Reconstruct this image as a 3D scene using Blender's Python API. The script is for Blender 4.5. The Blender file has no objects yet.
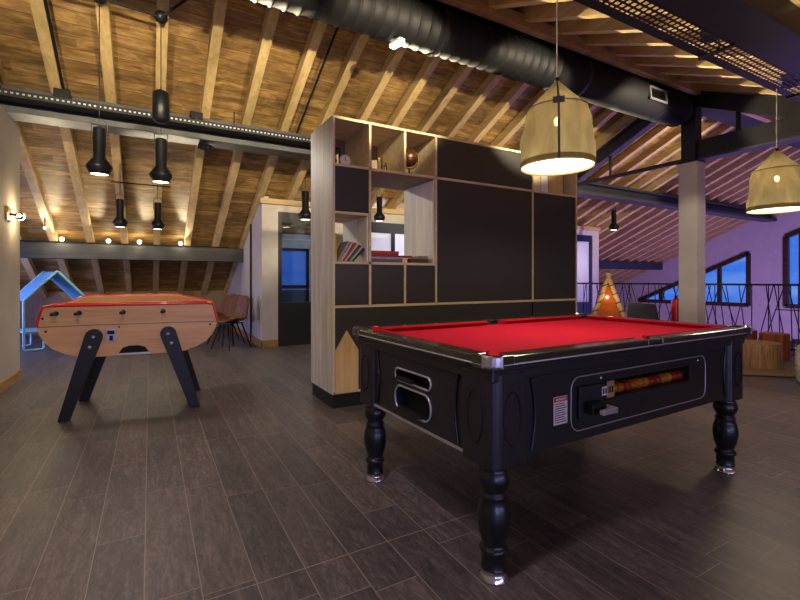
import bpy, bmesh, math, random
from mathutils import Vector, Matrix, Euler, noise
random.seed(7)
PI = math.pi
S = bpy.context.scene
COL = S.collection
R = math.radians

# ------------------------------------------------------------------ materials
def lin(h):
    if isinstance(h, str):
        h = h.lstrip('#')
        c = [int(h[i:i+2], 16)/255 for i in (0, 2, 4)]
    else:
        c = list(h)
    return tuple((x/12.92 if x <= .04045 else ((x+.055)/1.055)**2.4) for x in c) + (1,)

class NT:
    def __init__(s, name):
        s.m = bpy.data.materials.new(name); s.m.use_nodes = True
        s.t = s.m.node_tree; s.t.nodes.clear()
        s.out = s.n('ShaderNodeOutputMaterial')
    def n(s, typ, **kw):
        nd = s.t.nodes.new(typ)
        for k, v in kw.items():
            if k.startswith('i_'):
                nd.inputs[k[2:].replace('_', ' ')].default_value = v
            else:
                setattr(nd, k, v)
        return nd
    def l(s, a, b): s.t.links.new(a, b)
    def math(s, op, a, b=None, c=None):
        nd = s.n('ShaderNodeMath', operation=op)
        for i, v in enumerate((a, b, c)):
            if v is None: continue
            if isinstance(v, (int, float)): nd.inputs[i].default_value = v
            else: s.l(v, nd.inputs[i])
        return nd.outputs[0]
    def ramp(s, fac, stops):
        nd = s.n('ShaderNodeValToRGB')
        e = nd.color_ramp.elements
        while len(e) < len(stops): e.new(.5)
        for i, (p, c) in enumerate(stops):
            e[i].position = p; e[i].color = c
        s.l(fac, nd.inputs['Fac']); return nd.outputs['Color']
    def mix(s, fac, a, b, mode='MIX'):
        nd = s.n('ShaderNodeMix', data_type='RGBA', blend_type=mode)
        if isinstance(fac, (int, float)): nd.inputs[0].default_value = fac
        else: s.l(fac, nd.inputs[0])
        for v, i in ((a, 6), (b, 7)):
            if isinstance(v, tuple): nd.inputs[i].default_value = v
            else: s.l(v, nd.inputs[i])
        return nd.outputs[2]
    def coords(s, scale=(1, 1, 1), rot=(0, 0, 0)):
        tc = s.n('ShaderNodeTexCoord'); mp = s.n('ShaderNodeMapping')
        mp.inputs['Scale'].default_value = scale; mp.inputs['Rotation'].default_value = rot
        s.l(tc.outputs['Object'], mp.inputs['Vector']); return mp.outputs['Vector']
    def noise(s, vec, scale=5, detail=4, rough=.6, dist=0):
        nd = s.n('ShaderNodeTexNoise'); nd.inputs['Scale'].default_value = scale
        nd.inputs['Detail'].default_value = detail; nd.inputs['Roughness'].default_value = rough
        nd.inputs['Distortion'].default_value = dist
        s.l(vec, nd.inputs['Vector']); return nd.outputs['Fac']
    def pbsdf(s, color, rough=.5, metal=0, spec=.5, bump=None, bstr=.3, bdist=.01, coat=0):
        p = s.n('ShaderNodeBsdfPrincipled')
        if isinstance(color, tuple): p.inputs['Base Color'].default_value = color
        else: s.l(color, p.inputs['Base Color'])
        if isinstance(rough, (int, float)): p.inputs['Roughness'].default_value = rough
        else: s.l(rough, p.inputs['Roughness'])
        p.inputs['Metallic'].default_value = metal
        p.inputs['Specular IOR Level'].default_value = spec
        p.inputs['Coat Weight'].default_value = coat
        if bump is not None:
            b = s.n('ShaderNodeBump'); b.inputs['Strength'].default_value = bstr; b.inputs['Distance'].default_value = bdist
            s.l(bump, b.inputs['Height']); s.l(b.outputs[0], p.inputs['Normal'])
        return p
    def done(s, sh):
        s.l(sh.outputs[0] if hasattr(sh, 'outputs') else sh, s.out.inputs['Surface']); return s.m

def plain(name, c, rough=.5, metal=0, var=.12, scale=12, spec=.5, coat=0, bstr=.08):
    t = NT(name); c = lin(c)
    f = t.noise(t.coords(), scale, 4)
    lo = tuple(x*(1-var) for x in c[:3])+(1,); hi = tuple(min(1, x*(1+var)) for x in c[:3])+(1,)
    col = t.ramp(f, [(.3, lo), (.7, hi)])
    return t.done(t.pbsdf(col, rough, metal, spec, bump=f, bstr=bstr, coat=coat))

def wood(name, c1, c2, rough=.55, stretch=(1, 1, 1), scale=18, axis=0, bstr=.15):
    t = NT(name)
    sc = [1, 1, 1]; sc[axis] = .06
    v = t.coords(tuple(sc))
    f = t.noise(v, scale, 6, .65, .4)
    g = t.noise(v, scale*4, 3, .6)
    k = t.mix(.35, f, g)
    col = t.ramp(k, [(.3, lin(c1)), (.62, lin(c2))])
    return t.done(t.pbsdf(col, rough, bump=f, bstr=bstr, bdist=.004))

def emit(name, c, s, linear=False):
    t = NT(name); e = t.n('ShaderNodeEmission')
    e.inputs['Color'].default_value = c if linear else lin(c); e.inputs['Strength'].default_value = s
    return t.done(e)

def mat_floor():
    t = NT('floor_planks')
    tc = t.n('ShaderNodeTexCoord'); sp = t.n('ShaderNodeSeparateXYZ'); t.l(tc.outputs['Object'], sp.inputs[0])
    x, y = sp.outputs[0], sp.outputs[1]
    W, L = .178, .90
    u = t.math('DIVIDE', t.math('ADD', x, .018+10*W), W)
    row = t.math('FLOOR', u); fu = t.math('FRACT', u)
    wn = t.n('ShaderNodeTexWhiteNoise', noise_dimensions='1D'); t.l(row, wn.inputs['W'])
    v = t.math('ADD', t.math('DIVIDE', y, L), t.math('MULTIPLY', wn.outputs['Value'], 3.0))
    colid = t.math('FLOOR', v); fv = t.math('FRACT', v)
    # distance to the joints
    du = t.math('MULTIPLY', t.math('MINIMUM', fu, t.math('SUBTRACT', 1, fu)), W)
    dv = t.math('MULTIPLY', t.math('MINIMUM', fv, t.math('SUBTRACT', 1, fv)), L)
    ds = t.math('ABSOLUTE', t.math('SUBTRACT', y, 1.655))
    d = t.math('MINIMUM', t.math('MINIMUM', du, dv), t.math('MULTIPLY', ds, .8))
    grout = t.math('LESS_THAN', d, .0015)
    cx = t.n('ShaderNodeCombineXYZ'); t.l(row, cx.inputs[0]); t.l(colid, cx.inputs[1])
    w2 = t.n('ShaderNodeTexWhiteNoise', noise_dimensions='2D'); t.l(cx.outputs[0], w2.inputs['Vector'])
    # grain: stretched along the plank, shifted per plank
    c3 = t.n('ShaderNodeCombineXYZ')
    t.l(t.math('MULTIPLY', x, 5.0), c3.inputs[0]); t.l(t.math('MULTIPLY', y, .7), c3.inputs[1]); t.l(t.math('MULTIPLY', w2.outputs['Value'], 20), c3.inputs[2])
    g = t.noise(c3.outputs[0], 6, 8, .7, .6)
    c4 = t.n('ShaderNodeCombineXYZ')
    t.l(t.math('MULTIPLY', x, 30.0), c4.inputs[0]); t.l(t.math('MULTIPLY', y, 9), c4.inputs[1]); t.l(w2.outputs['Value'], c4.inputs[2])
    g2 = t.noise(c4.outputs[0], 3, 4, .7)
    gg = t.mix(.45, g, g2)
    col = t.ramp(gg, [(.32, lin('#3a3535')), (.5, lin('#5c5656')), (.68, lin('#827a78'))])
    tint = t.ramp(w2.outputs['Value'], [(0, (.70, .70, .73, 1)), (1, (1.12, 1.08, 1.04, 1))])
    col = t.mix(1, col, tint, 'MULTIPLY')
    col = t.mix(grout, col, lin('#8f847c'))
    ro = t.math('ADD', t.math('MULTIPLY', gg, .25), .32)
    h = t.mix(grout, gg, (0, 0, 0, 1))
    return t.done(t.pbsdf(col, ro, spec=.45, bump=h, bstr=.25, bdist=.003))

def mat_boards():
    t = NT('ceiling_boards')
    tc = t.n('ShaderNodeTexCoord'); sp = t.n('ShaderNodeSeparateXYZ'); t.l(tc.outputs['Object'], sp.inputs[0])
    x, y = sp.outputs[0], sp.outputs[1]
    W = .135
    u = t.math('DIVIDE', t.math('ADD', y, 20), W)
    row = t.math('FLOOR', u); fu = t.math('FRACT', u)
    wn = t.n('ShaderNodeTexWhiteNoise', noise_dimensions='1D'); t.l(row, wn.inputs['W'])
    v = t.math('ADD', t.math('DIVIDE', x, 2.4), t.math('MULTIPLY', wn.outputs['Value'], 5.0))
    cid = t.math('FLOOR', v); fv = t.math('FRACT', v)
    cx = t.n('ShaderNodeCombineXYZ'); t.l(row, cx.inputs[0]); t.l(cid, cx.inputs[1])
    w2 = t.n('ShaderNodeTexWhiteNoise', noise_dimensions='2D'); t.l(cx.outputs[0], w2.inputs['Vector'])
    c3 = t.n('ShaderNodeCombineXYZ')
    t.l(t.math('MULTIPLY', x, .8), c3.inputs[0]); t.l(t.math('MULTIPLY', y, 9), c3.inputs[1]); t.l(t.math('MULTIPLY', w2.outputs['Value'], 20), c3.inputs[2])
    g = t.noise(c3.outputs[0], 3, 6, .7, .5)
    c4 = t.n('ShaderNodeCombineXYZ')
    t.l(t.math('MULTIPLY', x, 2.2), c4.inputs[0]); t.l(t.math('MULTIPLY', y, 6), c4.inputs[1]); t.l(w2.outputs['Value'], c4.inputs[2])
    g2 = t.noise(c4.outputs[0], 1.7, 3, .6, .8)
    k = t.mix(.5, g, g2)
    col = t.ramp(k, [(.32, lin('#5c452a')), (.5, lin('#a17f4c')), (.66, lin('#d2b076'))])
    tint = t.ramp(w2.outputs['Value'], [(0, (.58, .55, .50, 1)), (1, (1.15, 1.13, 1.08, 1))])
    col = t.mix(1, col, tint, 'MULTIPLY')
    du = t.math('MINIMUM', fu, t.math('SUBTRACT', 1, fu))
    line = t.math('LESS_THAN', du, .02)
    col = t.mix(line, col, lin('#4a3822'))
    return t.done(t.pbsdf(col, .6, bump=t.math('SUBTRACT', 1, line), bstr=.5, bdist=.01))

def mat_fabric():
    t = NT('shade_fabric')
    v = t.coords((1, 1, .35))
    f = t.noise(v, 7, 3, .5, 1.0)
    w = t.noise(t.coords((1, 1, 1)), 260, 2, .5)
    col = t.ramp(f, [(.3, lin('#75674a')), (.7, lin('#928360'))])
    d = t.n('ShaderNodeBsdfDiffuse'); tr = t.n('ShaderNodeBsdfTranslucent'); tp = t.n('ShaderNodeBsdfTransparent')
    t.l(col, d.inputs['Color']); t.l(col, tr.inputs['Color'])
    b = t.n('ShaderNodeBump'); b.inputs['Strength'].default_value = .3; t.l(w, b.inputs['Height']); t.l(b.outputs[0], d.inputs['Normal'])
    m1 = t.n('ShaderNodeMixShader'); m1.inputs[0].default_value = .55; t.l(d.outputs[0], m1.inputs[1]); t.l(tr.outputs[0], m1.inputs[2])
    tp.inputs['Color'].default_value = lin('#fff2c8')
    m2 = t.n('ShaderNodeMixShader'); m2.inputs[0].default_value = .07; t.l(m1.outputs[0], m2.inputs[1]); t.l(tp.outputs[0], m2.inputs[2])
    return t.done(m2)

def mat_glass(name='window_glass', tint='#dfe8f2', gl=.12):
    t = NT(name)
    tp = t.n('ShaderNodeBsdfTransparent'); tp.inputs['Color'].default_value = lin(tint)
    g = t.n('ShaderNodeBsdfGlossy'); g.inputs['Roughness'].default_value = .03
    m = t.n('ShaderNodeMixShader'); m.inputs[0].default_value = gl
    t.l(tp.outputs[0], m.inputs[1]); t.l(g.outputs[0], m.inputs[2]); return t.done(m)

def mat_curtain():
    t = NT('frosted_glazing')
    d = t.n('ShaderNodeBsdfDiffuse'); d.inputs['Color'].default_value = lin('#e6e6ee')
    tr = t.n('ShaderNodeBsdfTranslucent'); tr.inputs['Color'].default_value = lin('#e6e6ee')
    m = t.n('ShaderNodeMixShader'); m.inputs[0].default_value = .5
    t.l(d.outputs[0], m.inputs[1]); t.l(tr.outputs[0], m.inputs[2]); return t.done(m)

M = dict(
    floor=mat_floor(), boards=mat_boards(), fabric=mat_fabric(), glass=mat_glass(), door_glass=mat_glass('door_glass', '#c8d4e6', .18), frosted=mat_curtain(),
    rafter=wood('rafter_timber', '#a88c5a', '#d6bb84', .6, axis=1, scale=9),
    rafter_pale=wood('pale_timber', '#b09468', '#cfb488', .6, axis=0, scale=9),
    steel=plain('black_steel', '#25262a', .45, .3, .2, 8),
    steelblue=plain('painted_steel', '#3a3d45', .5, .2, .2, 8),
    flange=plain('bare_metal_flange', '#4a4b4d', .5, .3, .15, 4),
    greybeam=wood('grey_beam', '#303234', '#4a4c4c', .7, axis=0, scale=10),
    plaster=plain('white_plaster', '#c9c4bd', .9, 0, .06, 5),
    plaster2=plain('grey_plaster', '#b3aca2', .9, 0, .08, 3),
    concrete=plain('column_concrete', '#d2ccbb', .85, 0, .07, 4),
    skirting=wood('skirting_oak', '#94703f', '#b98f57', .5, axis=1, scale=12),
    tray=plain('tray_black', '#1b1c20', .5, .4, .2, 10),
    duct=plain('duct_black', '#17181b', .6, .1, .2, 6, spec=.3),
    ductgrey=plain('duct_smooth', '#1c1d22', .7, .0, .15, 3, spec=.25),
    darkpanel=plain('charcoal_laminate', '#2b2a2c', .5, 0, .06, 4, bstr=.02),
    darkblue=plain('navy_frame', '#1f2a49', .45, 0, .1, 6),
    ply=wood('plywood_edge', '#b5a27c', '#d3c39d', .6, axis=0, scale=14),
    side_oak=wood('whitewashed_oak', '#968f80', '#cdc7b5', .6, axis=2, scale=16),
    oak=wood('oak_veneer', '#b08c58', '#d0ae78', .55, axis=2, scale=18),
    innerwood=wood('inner_veneer', '#6f5c45', '#8a7456', .6, axis=2, scale=14),
    tblack=plain('table_black', '#1d1b1f', .36, 0, .12, 14, spec=.5, coat=.15),
    tleg=plain('leg_black', '#131315', .32, 0, .1, 14, spec=.5, coat=.15),
    trail=wood('rail_lacquer', '#2a2620', '#3d382e', .18, axis=0, scale=14, bstr=.02),
    redcloth=plain('red_baize', '#a6122e', .95, 0, .05, 60, spec=.1),
    redcush=plain('red_cushion_cloth', '#9c0f26', .9, 0, .06, 60, spec=.1),
    chrome=plain('chrome', '#d8d8dc', .15, 1, .03, 6, bstr=.0),
    silver=plain('silver_trim', '#b8b8bc', .35, .6, .05, 6, bstr=.0),
    black=plain('matt_black', '#060607', .85, 0, .1, 10),
    rubber=plain('black_rubber', '#101012', .6, 0, .1, 10),
    beech=wood('beech_panel', '#c0905c', '#dab07a', .4, axis=0, scale=12, bstr=.03),
    redtrim=plain('red_trim', '#d02014', .3, 0, .06, 10, coat=.3),
    legboard=plain('black_leg_board', '#121214', .45, 0, .1, 10),
    skyblue=plain('light_blue_lacquer', '#8fd0e8', .35, 0, .06, 10, coat=.2),
    skybluedark=plain('blue_felt_panel', '#5a9cc4', .8, 0, .1, 40),
    leather=plain('brown_leather', '#653813', .45, 0, .3, 14),
    darkmetal=plain('dark_metal', '#1a1b20', .4, .6, .1, 10),
    lampblack=plain('lamp_black', '#17181d', .4, .4, .1, 10),
    brass=plain('brass', '#8a6a3c', .3, 1, .1, 10),
    copper=plain('copper_globe', '#a5785c', .22, .9, .15, 20),
    white=plain('off_white', '#d8d4cc', .6, 0, .05, 10),
    cream=plain('cream', '#cfc29a', .6, 0, .05, 10),
    red=plain('glossy_red', '#c0141c', .3, 0, .05, 10, coat=.3),
    windowframe=wood('brown_window_frame', '#2e1a12', '#4a2c1d', .5, axis=1, scale=16),
    stump=wood('striped_stump_wood', '#4f3624', '#c09a70', .65, axis=2, scale=34, bstr=.5),
    orangewood=wood('reddish_log', '#6e2c10', '#b25a20', .6, axis=2, scale=22),
    rug=plain('sand_rug', '#8a775c', .95, 0, .12, 60),
    rugedge=plain('rug_edge', '#1d1714', .8, 0, .1, 30),
    tentcloth=plain('orange_cloth', '#c25a14', .85, 0, .15, 20),
    greyfab=plain('grey_fabric', '#4c4c52', .9, 0, .12, 40),
    pouf=plain('mottled_fabric', '#b8b0a8', .9, 0, .35, 34),
    hill=plain('distant_hill', '#1d3557', 1, 0, .4, .3),
    bulb_warm=emit('bulb_glow_warm', (1, .78, .42, 1), 30, True),
    bulb_small=emit('spot_glow', (1, .85, .6, 1), 14, True),
    lens=emit('lens_glow', (1, .8, .5, 1), 7, True),
    diffuser=emit('diffuser_glow', (1, .9, .7, 1), 4.0, True),
    led=emit('led_glow', (.75, .85, 1, 1), 10, True),
    labelwhite=plain('label_paper', '#d9cfc2', .6, 0, .03, 8),
    labelred=plain('label_red', '#b3281e', .6, 0, .03, 8),
    ink=plain('dark_ink', '#3a3432', .7, 0, .03, 8),
    yellowrim=plain('yellow_binding', '#c6ad4a', .6, 0, .05, 10),
)

# ------------------------------------------------------------------ mesh builder
class MB:
    def __init__(s): s.v = []; s.f = []; s.mi = []; s.sm = []; s.m = 0
    def add(s, vs, fs, smooth=False):
        b = len(s.v); s.v += [tuple(v) for v in vs]
        for f in fs:
            s.f.append([b+i for i in f]); s.mi.append(s.m); s.sm.append(smooth)
        return s
    def box(s, x0, x1, y0, y1, z0, z1, mtx=None):
        vs = [Vector((x, y, z)) for z in (z0, z1) for y in (y0, y1) for x in (x0, x1)]
        if mtx: vs = [mtx @ v for v in vs]
        return s.add(vs, [(0, 2, 3, 1), (4, 5, 7, 6), (0, 1, 5, 4), (2, 6, 7, 3), (0, 4, 6, 2), (1, 3, 7, 5)])
    def tube(s, pts, r, n=10, closed=False, caps=True, smooth=True):
        pts = [Vector(p) for p in pts]; N = len(pts)
        rs = r if isinstance(r, (list, tuple)) else [r]*N
        vs = []; up = None
        for i, p in enumerate(pts):
            if closed: d = (pts[(i+1) % N]-pts[i-1])
            else: d = pts[min(i+1, N-1)]-pts[max(i-1, 0)]
            if d.length < 1e-9: d = Vector((0, 0, 1))
            d.normalize()
            if up is None:
                up = Vector((0, 0, 1)) if abs(d.z) < .9 else Vector((1, 0, 0))
            a = (up - d*up.dot(d))
            if a.length < 1e-5: a = d.orthogonal()
            a.normalize(); up = a; b = d.cross(a)
            for k in range(n):
                t = 2*PI*k/n; vs.append(p+(a*math.cos(t)+b*math.sin(t))*rs[i])
        fs = []
        for i in range(N if closed else N-1):
            j = (i+1) % N
            for k in range(n):
                fs.append((i*n+k, i*n+(k+1) % n, j*n+(k+1) % n, j*n+k))
        s.add(vs, fs, smooth)
        if caps and not closed:
            s.add(vs[:n], [tuple(reversed(range(n)))]); s.add(vs[-n:], [tuple(range(n))])
        return s
    def lathe(s, prof, c=(0, 0, 0), n=32, mtx=None, smooth=True, arc=2*PI):
        vs = []; full = arc > 6.28
        cnt = n if full else n+1
        for r, z in prof:
            for k in range(cnt):
                t = arc*k/n; v = Vector((c[0]+r*math.cos(t), c[1]+r*math.sin(t), c[2]+z)); vs.append(mtx @ v if mtx else v)
        fs = []
        for i in range(len(prof)-1):
            for k in range(n):
                k2 = (k+1) % cnt
                fs.append((i*cnt+k, i*cnt+k2, (i+1)*cnt+k2, (i+1)*cnt+k))
        return s.add(vs, fs, smooth)
    def prism(s, poly, fn, a, b):
        """poly: 2-D outline; fn(u, v, w) -> 3-D point; a, b: the two depths"""
        n = len(poly)
        vs = [fn(u, v, a) for u, v in poly]+[fn(u, v, b) for u, v in poly]
        fs = [tuple(range(n))[::-1], tuple(range(n, 2*n))]+[(i, (i+1) % n, n+(i+1) % n, n+i) for i in range(n)]
        return s.add(vs, fs)
    def sphere(s, c, r, n=16, sc=(1, 1, 1)):
        prof = [(max(1e-5, r*math.sin(PI*i/(n//2))), -r*math.cos(PI*i/(n//2))) for i in range(n//2+1)]
        m = Matrix.Translation(Vector(c)) @ Matrix.Diagonal((*sc, 1))
        return s.lathe(prof, (0, 0, 0), n, m)
    def build(s, name, mats, parent=None, loc=None, bevel=0, rot=None, fixn=True):
        me = bpy.data.meshes.new(name); me.from_pydata(s.v, [], s.f)
        if not isinstance(mats, (list, tuple)): mats = [mats]
        for m in mats: me.materials.append(m)
        for p, mi, sm in zip(me.polygons, s.mi, s.sm):
            p.material_index = mi; p.use_smooth = sm
        if fixn:
            bm = bmesh.new(); bm.from_mesh(me)
            bmesh.ops.recalc_face_normals(bm, faces=bm.faces); bm.to_mesh(me); bm.free()
        me.update()
        o = bpy.data.objects.new(name, me); COL.objects.link(o)
        if parent: o.parent = parent
        if loc: o.location = loc
        if rot: o.rotation_euler = rot
        if bevel:
            b = o.modifiers.new('bevel', 'BEVEL'); b.width = bevel; b.segments = 2; b.limit_method = 'ANGLE'; b.angle_limit = R(40)
        return o

def tag(o, label, cat, group=None, kind=None):
    o['label'] = label; o['category'] = cat
    if group: o['group'] = group
    if kind: o['kind'] = kind
    return o
def thing(name, label, cat, loc=(0, 0, 0), rz=0, group=None):
    o = bpy.data.objects.new(name, None); COL.objects.link(o); o.empty_display_size = .1
    o.location = loc; o.rotation_euler = (0, 0, rz)
    return tag(o, label, cat, group)
def struct(o, label, cat, group=None): return tag(o, label, cat, group, 'structure')
def copy_tree(o, parent=None):
    c = o.copy(); COL.objects.link(c)
    if parent: c.parent = parent
    for ch in list(o.children): copy_tree(ch, c)
    return c
def light(kind, loc, energy, color, parent=None, **kw):
    d = bpy.data.lights.new('lamp_or_fill_light', kind); d.energy = energy; d.color = color
    tgt = kw.pop('target', None)
    for k, v in kw.items(): setattr(d, k, v)
    o = bpy.data.objects.new('lamp_or_fill_light', d); COL.objects.link(o); o.location = loc
    if tgt is not None:
        o.rotation_euler = (Vector(tgt)-Vector(loc)).to_track_quat('-Z', 'Y').to_euler()
    return o

# ------------------------------------------------------------------ camera
cd = bpy.data.cameras.new('camera'); cam = bpy.data.objects.new('camera', cd); COL.objects.link(cam)
cd.sensor_width = 36; cd.lens = 444/800*36; cd.shift_y = -.025; cd.clip_start = .05; cd.clip_end = 300
cam.location = (0, 0, 1.1); cam.rotation_euler = (R(90), 0, -R(29.38)); S.camera = cam

# ------------------------------------------------------------------ roof geometry constants
SL = .453; YR = 3.86
def zn(y): return 5.789-SL*y                 # underside of the rafters, far slope
def zs(y): return zn(YR)-SL*(YR-y)           # near slope
RD = .14                                     # rafter depth, vertical
X0, X1 = -3.2, 15.8
YB, YF = 11.2, -3.0
YW = 7.37; XA, XB = 1.58, 9.96               # the room set into the far slope

# floors
struct(MB().box(X0, 8.1, YF, YB, -.2, 0).build('floor', M['floor']), 'dark brown wood-look plank tile floor of the attic', 'floor')
struct(MB().box(8.1, X1, YF, YB, -3.2, -3.0).build('floor_lower', plain('lower_floor', '#8a8490', .7)), 'floor of the lower storey below the railing', 'floor')
struct(MB().box(7.95, 8.1, YF, YB, -.5, -.2).build('floor_edge_beam', M['steelblue']), 'edge of the floor slab under the railing', 'floor edge')

# roof boards
mb = MB()
def slab(xa, xb, ya, yb, fn):
    t = RD
    vs = []
    for dz in (t, t+.05):
        for y in (ya, yb):
            for x in (xa, xb): vs.append((x, y, fn(y)+dz))
    mb.add(vs, [(0, 2, 3, 1), (4, 5, 7, 6), (0, 1, 5, 4), (2, 6, 7, 3), (0, 4, 6, 2), (1, 3, 7, 5)])
slab(X0-.2, XA+.07, YR, YB+.2, zn); slab(XA+.07, XB-.07, YR, 8.72, zn); slab(XB-.07, X1+.2, YR, YB+.2, zn)
struct(mb.build('ceiling_far_slope', M['boards']), 'sloping ceiling of wooden boards falling away behind the shelving', 'ceiling')
mb = MB(); slab(X0-.2, X1+.2, YF-.2, YR, zs)
struct(mb.build('ceiling_near_slope', M['boards']), 'sloping ceiling of wooden boards above the pool table', 'ceiling')

# rafters: one object each
def rafter(x, ya, yb, fn, label, group):
    w = .05
    b = MB(); vs = []
    for x_ in (x-w, x+w):
        for y in (ya, yb):
            for dz in (0, RD+.002): vs.append((x_, y, fn(y)+dz))
    b.add(vs, [(0, 1, 3, 2), (4, 6, 7, 5), (0, 4, 5, 1), (2, 3, 7, 6), (0, 2, 6, 4), (1, 5, 7, 3)])
    o = b.build('ceiling_beam', M['rafter']); struct(o, label, 'rafter', group); return o
k = -6
while True:
    x = .105+.487*k; k += 1
    if x < X0: continue
    if x > X1-.1: break
    ye = YB if (x < XA or x > XB) else (7.9)
    rafter(x, YR, ye, zn, 'timber rafter under the ceiling slope that falls away from the camera', 'rafters of the far slope')
    rafter(x, YF, YR, zs, 'timber rafter under the ceiling slope above the pool table', 'rafters of the near slope')

# ridge beam + ridge board
struct(MB().box(X0, X1, 3.58, 3.96, 3.82, 4.03).build('ridge_beam', M['steel']), 'black steel ridge beam along the top of the roof', 'beam')
struct(MB().box(X0, X1, 3.47, 3.56, 3.80, 3.93).build('ridge_board_beam', M['rafter']), 'brown timber board running beside the ridge beam', 'beam')

# steel purlins
def purlin_upper(xa, xb):
    b = MB(); b.box(xa, xb, 5.98, 6.08, 2.86, 3.04)
    b.box(xa, xb, 5.86, 6.14, 3.02, 3.065)
    b.m = 1; b.box(xa, xb, 5.84, 6.14, 2.80, 2.865)
    return b
struct(purlin_upper(X0, X1).build('purlin_beam', [M['steelblue'], M['flange']], bevel=.004), 'long dark steel purlin with pale lower flange across the far slope', 'beam')
struct(MB().box(X0, XA+.06, 8.98, 9.14, 1.45, 1.70).build('purlin_beam_low', M['greybeam'], bevel=.006), 'grey beam low on the slope carrying four small spots', 'beam')
struct(MB().box(XB, 15.55, 8.98, 9.14, 1.45, 1.70).build('purlin_beam_far', M['steelblue']), 'dark blue beam low on the slope beyond the railing', 'beam')
struct(MB().box(X0, X1, 1.19, 1.43, 2.62, 2.80).build('purlin_beam_near', M['steel']), 'wide black steel purlin at the upper right of the view', 'beam')

# gable wall (east) with window openings, walls
def zroof(y): return (zn(y) if y >= YR else zs(y))+RD
def prism_yz(b, xa, xb, pts): b.prism(pts, lambda u, v, w: (w, u, v), xa, xb)
b = MB(); xa, xb = X1, X1+.25
W1T = lambda y: 2.0-.470*(y-6.48)
W2T = lambda y: 3.22-.44*abs(y-3.75)
def sp(y0, y1, lo, hi): prism_yz(b, xa, xb, [(y0, lo(y0)), (y1, lo(y1)), (y1, hi(y1)), (y0, hi(y0))])
C = lambda c: (lambda y: c)
sp(YF, 1.8, C(-3), zroof)
sp(1.8, 3.75, C(-3), C(.30)); sp(1.8, 3.75, W2T, zroof)
sp(3.75, 4.3, C(-3), C(.30)); sp(3.75, 5.70, W2T, zroof)
sp(4.3, 5.52, C(-3), C(-1.10)); sp(4.3, 5.52, C(-.58), C(.30)); sp(5.52, 5.7, C(-3), C(.30))
sp(5.70, 6.48, C(-3), zroof)
sp(6.48, 10.1, C(-3), C(.30)); sp(6.48, 10.1, W1T, zroof)
sp(10.1, YB+.2, C(-3), zroof)
struct(b.build('wall_east', M['plaster']), 'white gable wall with blue windows beyond the railing', 'wall')
def simple_gable(x_a, x_b, name, label):
    b = MB(); prism_yz(b, x_a, x_b, [(YF, -.2), (YB, -.2), (YB, zroof(YB)), (YR, zroof(YR)), (YF, zroof(YF))])
    struct(b.build(name, M['plaster2']), label, 'wall')
simple_gable(X0-.2, X0, 'wall_west', 'gable wall at the far left end of the attic')
struct(MB().box(X0, X1, YB, YB+.2, -3, zroof(YB)).build('wall_north', M['innerwood']), 'low knee wall under the far eaves', 'wall')
# south knee wall with daylight window
b = MB()
b.box(X0, -1.0, YF-.2, YF, -3, zroof(YF)); b.box(4.0, X1, YF-.2, YF, -3, zroof(YF)); b.box(-1.0, 4.0, YF-.2, YF, -3, .15); b.box(-1, 4, YF-.2, YF, .85, zroof(YF))
struct(b.build('wall_south', M['plaster2']), 'low knee wall behind the camera', 'wall')

# windows
def frame_bar(b, p, q, w, xa, xb):
    """bar in the YZ plane from p to q"""
    (y0, z0), (y1, z1) = p, q; dx, dz = y1-y0, z1-z0; L = math.hypot(dx, dz); nx, nz = -dz/L*w/2, dx/L*w/2
    prism_yz(b, xa, xb, [(y0+nx, z0+nz), (y1+nx, z1+nz), (y1-nx, z1-nz), (y0-nx, z0-nz)])
def window(name, label, outline, bars):
    f = MB(); n = len(outline)
    for i in range(n): frame_bar(f, outline[i], outline[(i+1) % n], .12, X1-.03, X1+.1)
    for p, q in bars: frame_bar(f, p, q, .1, X1, X1+.1)
    o = f.build(name, M['windowframe']); struct(o, label, 'window')
    g = MB(); g.prism(outline, lambda u, v, w: (w, u, v), X1+.10, X1+.11); g.build('pane', M['glass'], o)
    return o
window('window_1', 'triangular window with sloping brown top frame beyond the railing', [(6.54, .34), (10.0, .34), (9.98, .37), (6.54, W1T(6.54)-.05)], [((7.35, .3), (7.35, 1.58)), ((9.2, .3), (9.2, .70))])
window('window_2', 'large brown-framed window at the right edge of the gable wall', [(1.86, .36), (5.64, .36), (5.64, W2T(5.64)-.05), (3.75, 3.16), (1.86, W2T(1.86)-.05)], [((5.30, .3), (5.30, 2.50)), ((3.75, .3), (3.75, 3.1))])
window('window_3', 'low window glimpsed under the railing at the right', [(4.34, -1.06), (5.48, -1.06), (5.48, -.62), (4.34, -.62)], [])
wf = MB(); wf.box(-1, 4, YF-.12, YF-.06, .15, .2); wf.box(-1, 4, YF-.12, YF-.06, .8, .85); wf.box(1.47, 1.53, YF-.12, YF-.06, .2, .8)
wo = struct(wf.build('window_4', M['windowframe']), 'long low window behind the camera', 'window')
MB().box(-1, 4, YF-.1, YF-.09, .2, .8).build('pane', M['glass'], wo)

# left wall
struct(MB().box(-1.50, -1.27, YF, 6.43, 0, 2.80).build('wall_left', M['plaster2'], bevel=.004), 'plastered wall at the left edge carrying a wall lamp', 'wall')
struct(MB().box(-1.27, -1.255, YF, 6.43, 0, .10).build('baseboard_left', M['skirting']), 'wooden skirting at the foot of the left wall', 'skirting')

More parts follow.
